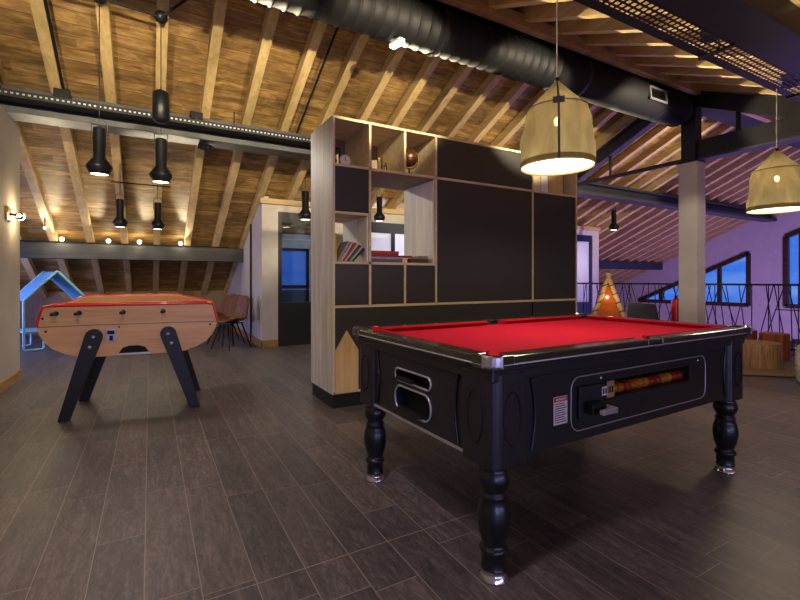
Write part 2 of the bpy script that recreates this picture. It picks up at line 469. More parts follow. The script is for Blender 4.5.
# inner room walls
ZW = 2.34
b = MB(); t = .14
b.box(XA, 1.84, YW, YW+t, 0, ZW)                       # pier beside the glass door
b.box(1.84, 2.78, YW, YW+t, 2.23, ZW)
b.box(2.78, 3.05, YW, YW+t, 0, ZW)
b.box(3.05, 5.6, YW, YW+t, 2.17, ZW)
b.box(5.6, 9.02, YW, YW+t, 0, ZW)
b.box(9.02, 9.72, YW, YW+t, 2.22, ZW)
b.box(9.72, XB, YW, YW+t, 0, ZW)
struct(b.build('wall_back', M['plaster']), 'pale partition wall with glazed doors behind the shelving', 'wall')
b = MB(); prism_yz(b, XA, XA+t, [(YW+t, 0), (YB, 0), (YB, zn(YB)+.1), (YW+t, zn(YW+t)+.1)])
struct(b.build('wall_side', M['plaster']), 'pale side wall behind the brown chairs', 'wall')
b = MB(); prism_yz(b, XB-t, XB, [(YW+t, -3), (YB, -3), (YB, zn(YB)+.1), (YW+t, zn(YW+t)+.1)])
struct(b.build('wall_side_far', M['plaster']), 'pale end wall of the partition beyond the railing', 'wall')
struct(MB().box(8.1, XB, YW, YW+t, -3, 0).build('wall_back_lower', M['plaster']), 'lower part of the partition wall below the railing', 'wall')
b = MB()
b.box(XA+t, 2.0, 8.55, 8.7, 0, 1.99); b.box(2.75, 3.6, 8.55, 8.7, 0, 1.99); b.box(2.0, 2.75, 8.55, 8.7, 0, .62); b.box(2.0, 2.75, 8.55, 8.7, 1.72, 1.99)
b.box(3.6, 5.2, 8.55, 8.7, 0, .8); b.box(3.6, 5.2, 8.55, 8.7, 1.8, 1.99); b.box(5.2, XB-t, 8.55, 8.7, 0, 1.99)
struct(b.build('wall_dormer', M['plaster']), 'outer wall of the room seen through the glass door', 'wall')
wo = struct(MB().box(2.0, 2.75, 8.58, 8.64, .93, 1.0).box(2.0, 2.04, 8.58, 8.64, .62, 1.72).box(2.71, 2.75, 8.58, 8.64, .62, 1.72).box(2.0, 2.75, 8.58, 8.64, .62, .66).box(2.0, 2.75, 8.58, 8.64, 1.67, 1.72).build('window_5', M['windowframe']), 'blue window added behind the glass door in place of a reflection', 'window')  # added window, stands in for a blue reflection in the door glass
MB().box(2.0, 2.75, 8.66, 8.67, .62, 1.72).build('pane', M['glass'], wo)
struct(MB().box(XA-.03, XB, YW-.05, YW+.10, ZW, ZW+.085).build('trim_1', M['rafter_pale']), 'pale timber plate on top of the partition wall', 'trim')
struct(MB().box(XA-.015, XA, YW-.015, YB, 0, .12).box(XA-.015, 1.84, YW-.015, YW, 0, .12).build('baseboard_back', M['skirting']), 'wooden skirting around the corner of the pale partition', 'skirting')

# doors
def glazed_door(name, label, x0, x1, ztop, zglass, m, glass, mull=(), header=.0):
    f = .07; y0, y1 = YW+.02, YW+.10
    b = MB(); b.box(x0, x0+f, y0, y1, 0, ztop); b.box(x1-f, x1, y0, y1, 0, ztop); b.box(x0+f, x1-f, y0, y1, ztop-f-header, ztop)
    b.box(x0+f, x1-f, y0+.01, y1-.01, 0, zglass)
    for x in mull: b.box(x-.035, x+.035, y0, y1, zglass, ztop-f-header)
    o = b.build(name, m, bevel=.003); struct(o, label, 'door')
    MB().box(x0+f, x1-f, y0+.035, y0+.045, zglass, ztop-f-header).build('glass_pane', glass, o)
    h = MB(); h.tube([(x1-f/2, y0-.05, 1.0), (x1-f/2-.11, y0-.05, 1.0)], .009); h.tube([(x1-f/2, y0, 1.0), (x1-f/2, y0-.05, 1.0)], .009)
    h.build('handle', M['chrome'], o); return o
glazed_door('door_1', 'black framed glass door behind the left end of the shelving', 1.84, 2.78, 2.23, .72, M['darkpanel'], M['door_glass'], header=.10)
glazed_door('door_2', 'dark blue glazed partition seen through the shelf opening', 3.05, 5.6, 2.17, .3, M['darkblue'], M['frosted'], mull=(4.02,), header=.12)
glazed_door('door_3', 'dark blue door with frosted glazing beyond the railing', 9.02, 9.72, 2.22, .55, M['darkblue'], M['frosted'], header=.09)

# column
struct(MB().box(6.9, 7.13, 3.49, 3.75, 0, 2.83).build('column', M['concrete'], bevel=.004), 'pale concrete column standing behind the pool table', 'column')
# steel post above it, truss
struct(MB().box(6.93, 7.10, 3.53, 3.73, 2.83, 3.82).box(6.88, 7.16, 3.50, 3.78, 2.83, 2.86).build('steel_post_column', M['steel']), 'black steel post on top of the concrete column', 'post')
def along(b, x0, x1, pts):
    prism_yz(b, x0, x1, pts)
tr = thing('roof_truss', 'dark steel roof truss standing on the concrete column', 'truss', (0, 0, 0)); tr['kind'] = 'structure'
b = MB()
along(b, 6.96, 7.10, [(3.9, zn(3.9)-.02), (8.9, zn(8.9)-.02), (8.9, zn(8.9)-.06), (3.9, zn(3.9)-.06)])
along(b, 7.01, 7.05, [(3.9, zn(3.9)-.06), (8.9, zn(8.9)-.06), (8.9, zn(8.9)-.24), (3.9, zn(3.9)-.24)])
along(b, 6.96, 7.10, [(3.9, zn(3.9)-.24), (8.9, zn(8.9)-.24), (8.9, zn(8.9)-.28), (3.9, zn(3.9)-.28)])
b.build('top_chord', M['steelblue'], tr)
b = MB()
along(b, 6.96, 7.10, [(YF+.1, zs(YF+.1)-.02), (3.7, zs(3.7)-.02), (3.7, zs(3.7)-.26), (YF+.1, zs(YF+.1)-.26)])
b.build('top_chord', M['steel'], tr)
b = MB(); b.box(6.97, 7.09, 0.6, 3.75, 2.865, 3.14); b.build('tie_beam', M['steel'], tr)
MB().box(6.93, 7.13, 0.6, 3.75, 2.845, 2.875).build('tie_flange', M['steelblue'], tr)
MB().tube([(7.03, 3.75, 2.90), (7.03, 6.2, 2.90)], .035).build('tie_rod', M['steelblue'], tr)
MB().tube([(7.03, 4.97, 2.90), (7.03, 4.97, zn(4.97)-.22)], .022).build('hanger_rod', M['steel'], tr)
MB().tube([(7.03, 3.03, 3.14), (7.03, 3.03, zs(3.03)-.2)], .03).build('hanger_rod', M['steel'], tr)

# ------------------------------------------------------------------ duct
du = thing('ventilation_duct', 'round black ventilation duct running under the roof ridge', 'duct', (0, 3.72, 3.60))
prof = []; x = X0+.02; r = .205
while x < 4.2:
    prof += [(r, x), (r, x+.085), (r+.012, x+.095), (r+.012, x+.108), (r, x+.118)]; x += .12
mt = Matrix(((0, 0, 1, 0), (0, 1, 0, 0), (1, 0, 0, 0), (0, 0, 0, 1)))
MB().lathe(prof, n=48, mtx=mt).build('ribbed_section', M['duct'], du)
MB().lathe([(.001, 4.2), (.225, 4.2), (.225, 6.80), (.20, 6.86), (.001, 6.86)], n=48, mtx=mt).build('smooth_section', M['ductgrey'], du)
g = MB(); m4 = Matrix.Translation((5.93, -.228, -.02)) @ Matrix.Rotation(R(-6), 4, 'X')
for a in ((-.19, .19, -.02, 0, .07, .09), (-.19, .19, -.02, 0, -.09, -.07), (-.19, -.17, -.02, 0, -.07, .07), (.17, .19, -.02, 0, -.07, .07)): g.box(*a, mtx=m4)
gv = g.build('vent_grille', M['silver'], du)
g = MB()
for i in range(7): g.box(-.17, .17, -.008, 0, -.062+i*.02, -.056+i*.02, mtx=m4)
g.box(-.17, .17, 0, .01, -.07, .07, mtx=m4)
g.build('grille_slats', M['darkmetal'], gv)
for i, x in enumerate((-1.5, .5, 2.5, 4.6, 6.2)):
    MB().tube([(x, 0, .205), (x, 0, .22)], .012).lathe([(.228, x-.02), (.228, x+.02)], n=32, mtx=mt).build('hanger_strap', M['steel'], du)
# emergency LED light below the duct
le = thing('emergency_light', 'small bright white light fitted under the black duct', 'light', (2.05, 3.70, 3.352), R(102))
MB().box(-.08, .08, -.035, .035, 0, .025).build('housing', M['white'], le, bevel=.004)
MB().box(-.075, .075, -.03, .03, -.018, 0).build('lens', M['led'], le)
light('AREA', (2.05, 3.70, 3.31), 3, (.75, .85, 1), size=.15, target=(2.165, 3.7, 0))

# ------------------------------------------------------------------ cable trays
def perforated(b, x0, x1, y0, y1, z, nx, ny, fr=.52):
    dx, dy = (x1-x0)/nx, (y1-y0)/ny
    for i in range(nx):
        for j in range(ny):
            a, c = x0+i*dx, y0+j*dy
            if j in (0, ny-1):
                b.add([(a, c, z), (a+dx, c, z), (a+dx, c+dy, z), (a, c+dy, z)], [(0, 1, 2, 3)]); continue
            k = (1-fr)/2
            o = [(a, c), (a+dx, c), (a+dx, c+dy), (a, c+dy)]; n_ = [(a+dx*k, c+dy*k), (a+dx*(1-k), c+dy*k), (a+dx*(1-k), c+dy*(1-k)), (a+dx*k, c+dy*(1-k))]
            b.add([(p[0], p[1], z) for p in o+n_], [(0, 1, 5, 4), (1, 2, 6, 5), (2, 3, 7, 6), (3, 0, 4, 7)])
tn = thing('cable_tray', 'black perforated cable tray hanging beside the near steel purlin, upper right', 'cable tray', (0, 0, 0))
b = MB(); perforated(b, 1.2, 8.8, 1.46, 1.70, 2.68, 159, 6, .58); b.build('perforated_base', M['tray'], tn, fixn=False)
MB().box(1.2, 8.8, 1.455, 1.46, 2.68, 2.74).box(1.2, 8.8, 1.70, 1.705, 2.68, 2.74).build('side_rails', M['tray'], tn)
for x in (2.0, 3.4, 4.8, 6.2, 7.6): MB().tube([(x, 1.58, 2.68), (x, 1.58, 3.0)], .006).box(x-.012, x+.012, 1.43, 1.71, 2.665, 2.68).build('hanger', M['steel'], tn)
tf = thing('cable_tray', 'dark cable tray fixed along the far purlin over the hanging spots', 'cable tray', (0, 0, 0))
b = MB(); b.box(X0, 7, 5.66, 5.83, 2.90, 2.905); b.box(X0, 7, 5.655, 5.66, 2.90, 2.965); b.box(X0, 7, 5.83, 5.835, 2.90, 2.965)
b.m = 1
for i in range(200):
    x = -2.0+i*.045
    b.box(x, x+.02, 5.648, 5.655, 2.925, 2.94)
b.build('perforated_channel', [M['tray'], M['silver']], tf)
for x in (-1.3, .9, 3.2): MB().tube([(x, 5.745, 2.9), (x, 5.745, 3.16)], .008).build('hanger', M['steel'], tf)
# flood lights on the trays
def flood(label, loc, tgt, name='flood_light', energy=40, col=(1, .8, .5), size=R(95), blend=.4, geo=True):
    if geo:
        t_ = thing(name, label, 'flood light', loc)
        q = (Vector(tgt)-Vector(loc)).to_track_quat('-Z', 'Y').to_euler()
        MB().box(-.07, .07, -.045, .045, .0, .09).build('housing', M['lampblack'], t_, rot=q, bevel=.006)
        MB().box(-.06, .06, -.038, .038, -.003, .0).build('lens', M['darkmetal'], t_, rot=q)
        MB().tube([(0, 0, -.01), (0, 0, .065 if loc[1] > 5.8 else -.07)], .008).build('bracket', M['steel'], t_)
    d = (Vector(tgt)-Vector(loc)).normalized()*.03
    return light('SPOT', Vector(loc)+d, energy, col, target=tgt, spot_size=size, spot_blend=blend, shadow_soft_size=.03)
WARM = (1, .83, .54)
flood('added black spot on the near purlin turned towards the concrete column', (5.0, 1.78, 2.86), (7.0, 3.6, 1.5), energy=70, col=(1, .88, .68), size=R(34), blend=.6)  # extra spot, added to brighten the column
EN, ES = 900, 400
flood('small added black spot under the far purlin turned towards the shelving', (.62, 5.95, 2.735), (2.2, 3.8, 1.7), energy=75, col=(1, .92, .78), size=R(50), blend=.7)  # extra spot, added to brighten the shelf sides and openings
for x, lb in ((-.80, 'black flood light standing on the far tray near the left wall'), (.48, 'small black flood light on the far tray right of the cylinder lamp'),
              (2.6, 'flood light on the far tray above the shelving'), (4.7, 'flood light on the far tray beyond the shelving'), (5.9, 'flood light on the far tray nearest the roof truss')):
    flood(lb, (x, 5.745, 3.045), (x+.1, 2.4, 3.16), energy=EN, col=WARM, size=R(40), blend=.15)
for x, lb in ((-.9, 'flood light on the near purlin at the left'), (.5, 'flood light on the near purlin above the camera'), (1.9, 'flood light at the start of the perforated tray'), (3.63, 'small black spot clamped to the perforated tray'), (5.6, 'flood light on the perforated tray further right'), (8.3, 'added flood light at the far end of the perforated tray')):  # last one added to warm the boards past the column
    flood(lb, (x, 1.78, 2.935), (x+.1, 5.6, 3.06), energy=ES, col=WARM, size=R(50), blend=.45)
# ------------------------------------------------------------------ hanging spots
def spot_proto():
    t_ = thing('hanging_spot', '', 'spot lamp', (0, 0, 0), 0, 'black hanging spots with flared shades')
    MB().lathe([(.001, .41), (.044, .41), (.048, .40), (.048, .15), (.100, .075), (.100, .060), (.072, .0)], n=24).build('lamp_housing', M['lampblack'], t_)
    MB().lathe([(.001, .006), (.068, .006)], n=24).build('lens', M['lens'], t_)
    for s in (-1, 1): MB().tube([(s*.055, 0, .30), (s*.055, 0, .46), (s*.02, 0, .50)], .004, 6).build('bracket_arm', M['steel'], t_)
    return t_
sp0 = spot_proto()
first = [True]
def spot(label, x, y, z, ztop, e=25, s=1.0):
    if first[0]: t_ = sp0; first[0] = False
    else: t_ = copy_tree(sp0)
    t_.location = (x, y, z); t_['label'] = label; t_.scale = (s, s, s)
    MB().tube([(0, 0, .46), (0, 0, (ztop-z)/s)], .004, 6).build('suspension_cable', M['steel'], t_)
    light('SPOT', (x, y, z-.02), e*.7, (1, .88, .72), target=(x, y, 0), spot_size=R(150), spot_blend=.7, shadow_soft_size=.04)
    return t_
spot('left one of the two large black hanging spots near the left wall', -.39, 4.72, 2.03, zn(4.72))
s2 = spot('large black hanging spot with the cylinder above it', .09, 4.76, 2.02, zn(4.76))
MB().lathe([(.001, .56), (.05, .57), (.072, .59), (.072, .84), (.05, .86), (.001, .87)], n=24).build('driver_cylinder', M['lampblack'], s2)
for px, xx, lb in (('', -.39, 'black ball-shaped ceiling rose above the left large spot'), ('', .09, 'black ball-shaped ceiling rose on a rafter above the cylinder lamp')):
    yy = 4.72 if xx < 0 else 4.76
    tag(MB().sphere((0, 0, 0), .06, 20).build('ceiling_rose', M['lampblack'], loc=(xx, yy, zn(yy)-.05)), lb, 'ceiling rose', 'ball-shaped ceiling roses')
spot('small hanging spot behind the left large spot', -.346, 6.95, 1.80, zn(6.95)-.0, 22, .9)
spot('small hanging spot with bright rafter behind it', -.0+.093, 7.0, 1.80, zn(7.0)-.0, 22, .9)
spot('hanging spot in front of the black framed glass door', 2.14, 6.85, 2.05, zn(6.85), 22, 1.1)
spot('hanging spot seen through the shelf opening', 3.40, 6.75, 2.10, zn(6.75), 18)
spot('hanging spot beyond the shelving near the railing', 9.1, 6.35, 2.22, zn(6.35), 22, 1.1)
tag(MB().tube([(-3, 4.70, 3.60), (-.36, 4.70, 3.58), (.09, 4.72, 3.56), (.3, 4.5, 3.68)], .012, 8).build('black_cable', M['black']), 'black cable running between the ceiling roses', 'cable')
tag(MB().tube([(-.80, 4.0, zn(4.0)-.01), (-.80, 5.9, zn(5.9)-.01)], .014, 8).build('black_conduit', M['black']), 'black conduit running down beside a rafter at the left', 'conduit')
tag(MB().tube([(-.45, 6.98, 2.40), (.25, 6.98, 2.40)], .01, 8).build('spot_bar', M['black']), 'thin black bar between the two small hanging spots', 'bar')
tag(MB().tube([(1.75, 3.95, zn(3.95)+.04), (1.75, 6.0, zn(6.0)+.04)], .014, 8).build('black_conduit', M['black']), 'black conduit beside a rafter above the shelving', 'conduit')

# small spots on low purlin
def bulb(label, x, rx):
    t_ = thing('globe_spot', label, 'spot lamp', (x, 8.93, 1.76), 0, 'small round spots on the grey beam')
    MB().sphere((0, 0, 0), .032, 16).build('bulb', M['bulb_small'], t_)
    MB().tube([(0, .035, -.06), (0, .03, 0)], .012).build('holder', M['lampblack'], t_)
    light('SPOT', (x, 8.86, 1.74), 75, (1, .84, .55), target=(rx, 7.75, zn(7.75)), spot_size=R(34), spot_blend=.6, shadow_soft_size=.03)
    light('POINT', (x, 8.86, 1.72), 1.5, (1, .84, .55), shadow_soft_size=.03)
for x, lb in ((-1.24, 'first small spot from the left on the grey beam'), (-.61, 'second small spot from the left on the grey beam'),
              (-.16, 'third small spot from the left on the grey beam'), (.48, 'fourth small spot, nearest the partition, on the grey beam')):
    bulb(lb, x, {-1.24: -1.356, -.61: -.869, -.16: .105, .48: .592}[x])
tag(MB().box(-2.2, 1.3, 8.97, 9.0, 1.705, 1.73).build('lighting_track', M['black']), 'black lighting track on top of the grey beam', 'track')

t_ = thing('bare_bulb', 'tiny bare bulb beside a rafter above the blue play house', 'bulb', (-1.355, 8.3, 1.87))
MB().sphere((0, 0, 0), .018, 12).build('bulb', M['bulb_small'], t_)
MB().tube([(0, 0, .015), (0, 0, zn(8.3)-1.87+.17)], .006, 8).build('holder', M['black'], t_)
light('POINT', (-1.355, 8.27, 1.84), 7, (1, .86, .62), shadow_soft_size=.02)
# wall lamp
wl = thing('wall_lamp', 'bronze wall lamp with a glaring bulb on the left wall', 'wall lamp', (-1.27, 5.99, 1.775))
MB().box(0, .02, -.16, .0, -.07, .07).build('wall_plate', M['brass'], wl, bevel=.004)
MB().tube([(.02, -.06, 0), (.06, -.03, 0), (.07, .03, 0)], .012).build('arm', M['darkmetal'], wl)
MB().lathe([(.02, -.05), (.035, -.02), (.04, 0)], mtx=Matrix.Translation((.07, .07, 0)) @ Matrix.Rotation(R(-90), 4, 'X'), n=20).build('lamp_cup', M['darkmetal'], wl)
MB().sphere((.07, .10, 0), .04, 16).build('bulb', M['bulb_warm'], wl)
light('POINT', (-1.15, 6.09, 1.78), 9, (1, .75, .42), shadow_soft_size=.03)

# pipe on wall
tag(MB().tube([(XA-.02, 8.17, .0), (XA-.02, 8.17, 2.1)], .016, 10).build('black_pipe', M['black']), 'thin black pipe running down the pale side wall', 'pipe')

# ------------------------------------------------------------------ shelving
SX0, SX1, SY0, SY1, SZ = 1.352, 4.43, 3.57, 4.15, 2.505
sh = thing('shelving_unit', 'tall black and pale wood shelving unit with open and closed cells', 'shelving', (SX0, SY0, 0))
D_ = SY1-SY0; Wd = SX1-SX0; T = .022
cx = [0, .354, .713, 1.060, 2.352, Wd]
MB().box(.01, Wd-.01, .015, D_-.015, 0, .12).build('plinth', M['black'], sh)
MB().box(0, .012, 0, D_, .12, SZ).build('side_panel', M['side_oak'], sh)
MB().box(Wd-.012, Wd, 0, D_, .12, SZ).build('side_panel', M['side_oak'], sh)
b = MB()      # carcass grid with pale front edges
b.box(.012, T, 0, D_, .12, SZ-T); b.box(Wd-T, Wd-.012, 0, D_, .12, SZ-T)
b.box(.012, Wd-.012, 0, D_, SZ-T, SZ)
b.box(.012, Wd-.012, 0, D_, .10+.02, .12+T)
for z in (.87, 2.10-T/2): b.box(T, Wd-T, .0, D_, z-T/2, z+T/2)
b.box(T, cx[3], 0, D_, 1.25-T/2, 1.25+T/2); b.box(T, cx[1], 0, D_, 1.68-T/2, 1.68+T/2)
for i, (za, zb) in ((1, (.87, SZ-T)), (3, (.87, SZ-T)), (4, (.87, SZ-T))): b.box(cx[i]-T/2, cx[i]+T/2, 0, D_, za, zb)
b.box(cx[2]-T/2, cx[2]+T/2, 0, D_, 2.09, SZ-T); b.box(cx[2]-T/2, cx[2]+T/2, 0, D_, .87, 1.25)
b.build('carcass', M['ply'], sh)
M['lit_lining'] = wood('pale_lit_lining', '#c4c0ac', '#e6e2d0', .6, axis=2, scale=16)  # pale veneer made lighter still, lamp light put into the colour
MB().box(cx[3]-.013-T/2, cx[3]-T/2, .02, D_, 1.262, 2.077).build('lining_panel', M['lit_lining'], sh)
MB().box(cx[1]-.013-T/2, cx[1]-T/2, .02, D_, 1.262, 1.668).build('lining_panel', M['lit_lining'], sh)
MB().box(cx[1]+T/2, cx[3]-T/2, .02, D_, 2.065, 2.078).build('lining_panel', M['innerwood'], sh)
def panel(xa, xb, za, zb, y=.006):
    MB().box(xa+T/2, xb-T/2, y, y+.018, za+T/2, zb-T/2).build('door', M['darkpanel'], sh, bevel=.001)
panel(.011, cx[4], .13, .87); panel(cx[4], Wd-.011, .13, .87)
for i in range(3): panel(cx[i] if i else .011, cx[i+1], .87, 1.25)
panel(.011, cx[1], 1.68, 2.09); panel(cx[3], cx[4], .87, 2.09); panel(cx[4], Wd-.011, .87, 2.09); panel(cx[3], cx[4], 2.09, SZ-T/2)
for a_ in ((.02, cx[3], 2.10, SZ-T), (cx[4], Wd-.02, 2.10, SZ-T), (.02, cx[1], 1.68, 2.09)):
    MB().box(a_[0], a_[1], D_-.02, D_-.01, a_[2], a_[3]).build('back_panel', M['innerwood'], sh)
MB().box(cx[3], Wd-.02, D_-.02, D_-.01, .13, 2.09).build('back_panel', M['darkpanel'], sh)
MB().box(.02, cx[3], D_-.02, D_-.01, .13, 1.24).build('back_panel', M['darkpanel'], sh)
MB().prism([(.02, .13), (.235, .13), (.235, .49), (.128, .665), (.02, .49)], lambda u, v, w: (u, w, v), -.012, .006).build('house_shaped_front', M['oak'], sh, bevel=.001)

# shelf contents -------------------------------------------------
def at_shelf(x, y, z): return (SX0+x, SY0+y, z)
books = [(.030, .030, .24, .19, 0, '#d8b21c', 'yellow book standing upright at the left of the shelf'),
         (.075, .026, .24, .17, 30, '#8a8a8c', 'grey leaning book next to the yellow book'),
         (.105, .016, .25, .16, 33, '#c9b8aa', 'pale leaning book in the leaning row'),
         (.128, .014, .25, .16, 36, '#c2492a', 'orange-red leaning book in the leaning row'),
         (.150, .012, .24, .16, 38, '#d9d2c8', 'thin white leaning book in the leaning row'),
         (.172, .020, .23, .16, 40, '#3a4a40', 'dark green leaning book in the leaning row'),
         (.202, .014, .22, .15, 42, '#b8c0b4', 'light grey-green leaning book near the end of the row'),
         (.226, .018, .20, .15, 45, '#26292c', 'black leaning book at the end of the row')]
for x, w, h, d, ang, c, lb in books:
    if ang: x = .066+(x-.075)*.90; h *= .80
    t_ = thing('book', lb, 'book', at_shelf(x, .05, 1.2625), 0, 'books in the open left cell')
    rt = (0, R(ang), 0)
    dx = 0
    m_ = Matrix.Rotation(R(ang), 4, 'Y')
    lift = w*math.sin(R(ang))
    m_ = Matrix.Translation((0, 0, lift)) @ m_
    cm = plain('book_cover', c, .5, 0, .08, 20)
    MB().box(0, .0015, 0, d, 0, h, mtx=m_).box(w-.0015, w, 0, d, 0, h, mtx=m_).box(0, w, 0, .002, 0, h, mtx=m_).build('cover', cm, t_)
    MB().box(.0015, w-.0015, .002, d-.003, .003, h-.003, mtx=m_).build('pages', M['white'], t_)
# boxes lying in the opening
def flat_box(label, x, y, z, w, d, h, c, cat='box', name='game_box', grp='boxes and books lying in the shelf opening', stripe=None, rz=0):
    t_ = thing(name, label, cat, at_shelf(x, y, z), R(rz), grp)
    MB().box(0, w, 0, d, 0, h*.6).build('base' if cat == 'box' else 'pages', plain('box_paint', stripe or c, .5, 0, .1, 30), t_)
    MB().box(-.003, w+.003, -.003, d+.003, h*.6, h).build('lid' if cat == 'box' else 'cover', plain('box_lid', c, .4, 0, .5, 46), t_)
flat_box('game box with white and blue speckled side at the bottom of the stack', .375, .04, 1.2615, .33, .25, .05, '#8f8f9c', stripe='#51525e')
flat_box('red game box on top of the speckled box', .37, .05, 1.3125, .30, .24, .055, '#b23428', stripe='#8f2018')
flat_box('cream box lying beside the game boxes', .715, .05, 1.2615, .05, .2, .045, '#d8cf9c')
flat_box('dark brown flat book lying at the right of the opening', .80, .05, 1.2615, .20, .16, .042, '#4a3a30', 'book', 'book')
flat_box('red flat book lying on the cream box', .70, .06, 1.3075, .12, .16, .022, '#9b3026', 'book', 'book')
flat_box('small tan box on the dark flat book', .90, .06, 1.3045, .10, .14, .026, '#8c7c5c')
# top cells
t_ = thing('table_clock', 'small round white-faced clock in the top left cell', 'clock', at_shelf(.165, .13, 2.1005))
mf = Matrix.Translation((0, 0, .065)) @ Matrix.Rotation(R(90), 4, 'X')
MB().lathe([(.001, .008), (.045, .008), (.052, .012), (.055, 0), (.052, -.02), (.001, -.02)], n=28, mtx=mf).build('case', M['silver'], t_)
MB().lathe([(.001, .010), (.044, .010)], n=28, mtx=mf).build('face', M['white'], t_)
MB().box(-.002, .002, -.013, -.011, .065, .10).box(0, .022, -.013, -.011, .063, .067).build('hands', M['ink'], t_)
MB().box(-.03, .03, -.015, .02, 0, .012).build('foot', M['silver'], t_)
t_ = thing('storage_lantern', 'dark lantern-like box in the top left cell', 'lantern', at_shelf(.075, .18, 2.1005))
MB().box(-.045, .045, -.045, .045, 0, .015).box(-.045, .045, -.045, .045, .16, .175).build('frame', M['darkmetal'], t_)
for sx in (-1, 1):
    for sy in (-1, 1): MB().box(sx*.042-.004, sx*.042+.004, sy*.042-.004, sy*.042+.004, .015, .16).build('post', M['darkmetal'], t_)
MB().lathe([(.001, .015), (.022, .015), (.022, .09), (.001, .095)], n=16).build('candle', M['ink'], t_)
def statuette(label, x, h, m, s=1):
    t_ = thing('statuette', label, 'statuette', at_shelf(x, .10, 2.1005), 0, 'small figures in the second top cell')
    MB().lathe([(.001, 0), (.022*s, 0), (.022*s, .01), (.012*s, .018)], n=18).build('base', M['darkmetal'], t_)
    MB().lathe([(.012*s, .018), (.016*s, h*.35), (.010*s, h*.6), (.014*s, h*.75), (.006*s, h*.83), (.012*s, h*.9), (.009*s, h*.97), (.001, h)], n=18).build('figure', m, t_)
statuette('small pale figure beside the cell divider', .405, .10, M['cream'])
statuette('taller pale figure in the middle of the second cell', .49, .13, M['cream'], 1.1)
statuette('small brass figure right of the tall pale one', .525, .14, M['brass'], .9)
statuette('short dark figure at the right of the second cell', .56, .09, M['copper'], 1.1)
t_ = thing('globe', 'copper-coloured desk globe in a metal ring in the third top cell', 'globe', at_shelf(.85, .16, 2.1005))
MB().sphere((0, 0, .185), .085, 28).build('sphere', M['copper'], t_)
MB().tube([(.102*math.cos(a)*math.cos(0), 0, .185+.102*math.sin(a)) for a in [R(-110+i*10) for i in range(23)]], .006).build('meridian_ring', M['brass'], t_)
MB().lathe([(.001, 0), (.05, 0), (.05, .01), (.012, .02), (.008, .085)], n=24).build('stand', M['brass'], t_)
for lb, x, w, h, m, nm, ct in (('pale wooden picture panel at the left of the right-hand cell', 2.43, .14, .28, M['ply'], 'picture_frame', 'picture'),
                       ('white booklet standing between two wooden panels', 2.585, .11, .25, M['white'], 'booklet', 'booklet'),
                       ('wide wooden picture panel at the right of the right-hand cell', 2.71, .24, .30, M['oak'], 'picture_frame', 'picture')):
    t_ = thing(nm, lb, ct, at_shelf(x, .10, 2.1005), 0)
    MB().box(0, w, 0, .02, 0, h).build('front_board', m, t_, bevel=.002)
    MB().box(w*.4, w*.6, .02, .07, 0, h*.5).build('support', M['innerwood'], t_)

